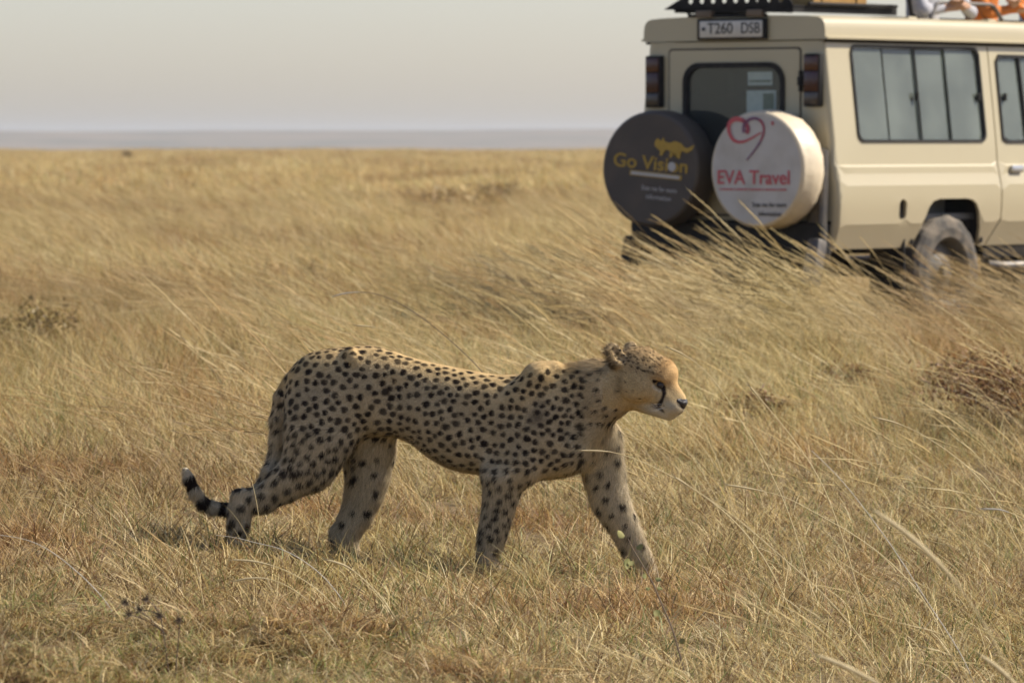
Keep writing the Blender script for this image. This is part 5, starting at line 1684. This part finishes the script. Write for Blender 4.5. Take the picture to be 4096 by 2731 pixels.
grass_stem([(945, 2320), (1010, 2308), (1085, 2312), (1170, 2350), (1260, 2420), (1330, 2520)], 14.2, 'low seed spike near the mossy grass mounds', .10)
grass_stem([(0, 2137), (113, 2155), (208, 2202), (327, 2298), (429, 2405), (480, 2500)], 13.8, 'long bleached stem curving over the mossy grass mounds', 0, .0016, GREY_M)
grass_stem([(725, 2100), (760, 2190), (795, 2300), (815, 2420), (835, 2540)], 14.3, 'straight thin stem standing beside the mossy grass mounds', 0, .0014)
grass_stem([(1340, 1181), (1395, 1168), (1480, 1166), (1570, 1195), (1670, 1255), (1780, 1340), (1900, 1450), (1990, 1560)], 20.5, 'long arching stem behind the back of the cheetah', .12, .0018, TWIG_M, .0026, GREY_M)
grass_stem([(1425, 1300), (1500, 1305), (1600, 1335), (1720, 1400), (1820, 1480), (1900, 1580)], 19.6, 'arching pale stem behind the loin of the cheetah', .08, .0016)
grass_stem([(2908, 1937), (3020, 1955), (3145, 1984), (3294, 2067), (3413, 2133), (3560, 2240), (3680, 2370)], 15.0, 'long low seed spike on the right of the forward paw', .12)
grass_stem([(3246, 1800), (3353, 1901), (3472, 2049), (3591, 2216), (3710, 2406), (3800, 2540), (3858, 2640)], 13.9, 'straight bleached stem leaning across the open grass', 0, .0016, GREY_M)
grass_stem([(2700, 1907), (2800, 1970), (2938, 2061), (3145, 2239), (3294, 2370), (3413, 2507), (3490, 2620)], 13.8, 'long thin straw stem leaning away from the forward paw', .05, .0015)
grass_stem([(3000, 1545), (3030, 1580), (3090, 1650), (3180, 1760), (3260, 1880), (3320, 2000)], 15.6, 'feathered stem standing behind the forward paw of the cheetah', .05)
grass_stem([(3500, 1668), (3590, 1690), (3680, 1730), (3790, 1800), (3900, 1890), (3990, 2000)], 16.5, 'pale seed spike leaning in the open grass by the brown shrub', .11)
grass_stem([(3935, 2033), (4010, 2035), (4080, 2065), (4160, 2120), (4240, 2220)], 14.4, 'short bent spike at the edge of the brown shrub shade', .08, .0016, None, .0026, GREY_M)
for i, pix in enumerate(([(3496, 2040), (3570, 2090), (3650, 2150), (3757, 2251), (3816, 2317), (3900, 2430), (4000, 2600), (4080, 2800)],
                         [(3270, 2619), (3340, 2645), (3413, 2679), (3531, 2740), (3640, 2830), (3740, 2960)],
                         [(3923, 2619), (3990, 2665), (4054, 2726), (4130, 2820), (4190, 2950)])):
    grass_stem(pix, 9.6 + .3 * i, ('long thick blurred seed spike rising above the open grass', 'blurred seed spike whose tip bends over low grass below the long spike', 'short blurred seed spike leaning beside the long spike foot')[i], .24 if i == 0 else .17, .0014, None, .0050)

# leafy herb in front of the forward paw
lp = [(2756, 2790), (2748, 2721), (2722, 2625), (2690, 2510), (2639, 2395), (2607, 2319), (2588, 2287), (2550, 2223), (2531, 2191), (2512, 2153)]
HYp = 13.7
hp_ = [src(a, b, HYp) for a, b in lp]
hp_[0].z = float(ground_z(hp_[0].x, HYp)) - .02
hbase = hp_[0].copy()
herb = empty('leafy_herb', hbase); tag(herb, 'slender leafy herb with rounded leaves in front of the forward paw', 'plant')
path = smooth_path(hp_, 2)
bm = bmesh.new(); tube_bm(bm, [p - hbase for p in path], [.0034 * (1.1 - .7 * i / (len(path) - 1)) for i in range(len(path))], 6)
bm_obj('stem', bm, simple_mat('woody_stem', (.20, .14, .085), .7, noise_amt=.4, noise_scale=60), herb, True)
for (lx_, ly_, L, ang, roll) in ((2498, 2143, .026, 150, .5), (2545, 2190, .022, 20, .3), (2516, 2232, .030, 250, 1.1), (2535, 2245, .018, 200, .2), (2580, 2290, .016, 260, .6), (2622, 2310, .018, -20, .4), (2630, 2345, .016, -30, .9),
                                (2640, 2440, .022, 215, .7), (2716, 2568, .020, 30, .5), (2722, 2680, .036, 195, .5), (2730, 2706, .040, 250, .8), (2600, 2350, .014, 190, .3)):
    bm = bmesh.new(); p = src(lx_, ly_, HYp - .01) - hbase; a = math.radians(ang)
    d = Vector((math.cos(a), -.25, math.sin(a))).normalized(); sd = d.cross(Vector((math.sin(roll), -1, math.cos(roll) * .6))).normalized(); nn3 = d.cross(sd)
    rows = []
    for k in range(6):
        t = k / 5; w = L * .42 * math.sin(math.pi * (.08 + .86 * t)) ** .8; c_ = p + d * (L * t) - nn3 * (L * .25 * t * t)
        rows.append([bm.verts.new(c_ - sd * w + nn3 * w * .35), bm.verts.new(c_), bm.verts.new(c_ + sd * w + nn3 * w * .35)])
    for r0, r1 in zip(rows, rows[1:]):
        for j in range(2): bm.faces.new((r0[j], r0[j + 1], r1[j + 1], r1[j]))
    bm_obj('leaf', bm, LEAF_M, herb, True)

# dead herb with dark bristly heads among the mounds
dY = 12.5
dbase = src(690, 2620, dY); dbase.z = float(ground_z(dbase.x, dY)) - .01
dh = empty('dead_herb', dbase); tag(dh, 'dead dark herb with bristly heads on the mossy grass mounds', 'plant')
for (bx, by, tx_, ty_) in ((690, 2620, 643, 2464), (660, 2530, 506, 2411), (643, 2464, 560, 2440), (643, 2464, 590, 2400), (690, 2620, 720, 2480), (660, 2530, 520, 2455)):
    a_ = src(bx, by, dY) - dbase if (bx, by) != (690, 2620) else Vector((0, 0, 0)); b_ = src(tx_, ty_, dY - .02) - dbase
    bm = bmesh.new(); tube_bm(bm, smooth_path([a_, a_.lerp(b_, .5) + Vector((0, .01, .008)), b_], 2), .0013, 5)
    for k in range(60):
        d = Vector((rnd.gauss(-.4, .6), rnd.gauss(0, .6), rnd.gauss(.3, .6))).normalized(); L = .012 + .014 * rnd.random(); sd = d.cross(Vector((0, 1, 0.1))).normalized() * .0007; o0 = b_ + d * .002
        bm.faces.new([bm.verts.new(o0 + q) for q in (-sd, sd, d * L)])
    bm_obj('twig', bm, TWIG_M, dh)

# mossy cushion grass in the near left corner
g = np.random.default_rng(8)
CUSHC = np.concatenate([STRAW, STRAW[[0, 2, 4]], RUST, GREENS[1:3] * 1.25])
cush = [tuft_obj('cushion_tuft', [blades(g, clump(g, 1, 260, .085, 0), .04, .11, .0032, (0, 0, 0), .7, CUSHC if i % 3 else np.concatenate([CUSHC, GREENS * 1.3, np.array([(.40, .38, .10), (.36, .36, .12)])]), 4, flop=.8)]) for i in range(6)]
c_cush = tuft_collection('cushion_tufts', cush)
n_ = 620
cxs = -2.0 + 2.0 * rng.random(n_); cys = 11.8 + 2.5 * rng.random(n_)
mound = fbm(cxs, cys, 1.5, 31)
# rows of the corner: nearer on the right, reaching farther back on the left
kc = (cys < 14.35 - .55 * (cxs + 2.0) + .5 * (mound - .5)) 
cxs, cys, mound = cxs[kc], cys[kc], mound[kc]
place('mossy_grass_mounds', c_cush, 6, cxs, cys, .8, 1.6, 'low mossy green brown grass mounds', yaw=3, tilt=.2, dz=np.clip((mound - .35) * .30, 0, .10))

# brown dry shrubs scattered over the plain
def shrub(px, py, d, r, h, cols, label, n=900, wid=.010):
    p = at(px, py, d); x0 = p.x; z0 = float(ground_z(x0, d))
    base = Vector((x0, d, z0))
    root = empty('dry_shrub', base); tag(root, label, 'shrub')
    gg = np.random.default_rng(int(px * 7 + d))
    bm = bmesh.new()
    tips = []
    for k in range(26):
        a = gg.random() * 2 * math.pi; rr = r * (.3 + .7 * gg.random()); hh_ = h * (.45 + .55 * gg.random()) * (1 - .35 * (rr / r))
        tip = Vector((rr * math.cos(a), rr * math.sin(a), hh_)); mid_ = Vector((tip.x * .35, tip.y * .35, hh_ * .6))
        tube_bm(bm, smooth_path([Vector((tip.x * .06, tip.y * .06, -.02)), mid_, tip], 1), [.008, .006, .004, .003, .002, .002][:len(smooth_path([Vector(), mid_, tip], 1))], 4)
        tips.append((mid_, tip))
    bm_obj('twigs', bm, TWIG_M, root)['kind'] = 'stuff'
    # leaves in clumps along the twigs
    ci_ = gg.integers(0, len(tips), n); t = .35 + .65 * gg.random(n)
    A = np.array([tips[i][0] for i in ci_]); Bq = np.array([tips[i][1] for i in ci_])
    Cn = A + (Bq - A) * t[:, None] + gg.normal(0, r * .09, (n, 3))
    Cn[:, 2] = np.maximum(Cn[:, 2], .01)
    d1 = gg.normal(0, 1, (n, 3)); d1 /= np.linalg.norm(d1, axis=1, keepdims=True)
    d2 = np.cross(d1, gg.normal(0, 1, (n, 3))); d2 /= np.linalg.norm(d2, axis=1, keepdims=True)
    s1 = wid * (1 + 1.6 * gg.random((n, 1))); s2 = wid * (.5 + .5 * gg.random((n, 1)))
    Vs = np.stack([Cn - d1 * s1, Cn - d2 * s2, Cn + d1 * s1, Cn + d2 * s2], 1).reshape(-1, 3)
    f = np_mesh('foliage', Vs, np.arange(n * 4).reshape(-1, 4), GRASS, root, smooth=False)
    f['kind'] = 'stuff'
    cl = cols[gg.integers(0, len(cols), n)] * (.7 + .6 * gg.random((n, 1)))
    a = f.data.color_attributes.new('blade', 'FLOAT_COLOR', 'POINT')
    a.data.foreach_set('color', np.concatenate([np.repeat(cl, 4, 0), np.ones((n * 4, 1))], 1).astype(np.float32).ravel())
BR = np.concatenate([RUST, RUST, np.array([(.17, .095, .05), (.26, .18, .07)])])
GB = np.concatenate([RUST, np.array([(.28, .25, .09), (.22, .18, .07), (.36, .29, .12)])])
shrub(1018, 385, 24.5, .55, .46, BR, 'large dark brown dry shrub at the edge of the open grass', 2600, .010)
shrub(985, 360, 26.0, .40, .30, BR, 'low reddish brown shrub beside the large dark shrub', 1300)
shrub(752, 372, 25.0, .20, .20, BR, 'small brown dry shrub beyond the cheetah head', 700)
shrub(840, 360, 27.0, .22, .16, GB, 'low olive brown shrub between the vehicle and the brown shrub', 600)
shrub(289, 363, 22.0, .10, .16, BR, 'tiny brown sprig above the hips of the cheetah', 250, .006)
shrub(503, 372, 21.5, .12, .22, BR, 'small brown sprig above the shoulder of the cheetah', 260, .006)
TAN = np.array([(.42, .31, .14), (.36, .26, .115), (.46, .35, .16), (.30, .20, .09)])
OLV = np.array([(.40, .34, .13), (.34, .27, .11), (.46, .38, .17), (.26, .20, .09)])
shrub(8, 325, 31.0, .50, .34, OLV, 'olive yellow bushy shrub in the middle grass', 1500, .012)
shrub(455, 200, 88.0, 1.0, .40, TAN * 1.1, 'wide tan brown shrub far out on the plain', 800, .05)
shrub(500, 196, 96.0, .6, .55, TAN, 'small tan shrub beside the wide far shrub', 500, .05)
shrub(128, 152, 300.0, .35, .8, TAN, 'lone dark bush near the horizon', 300, .07)
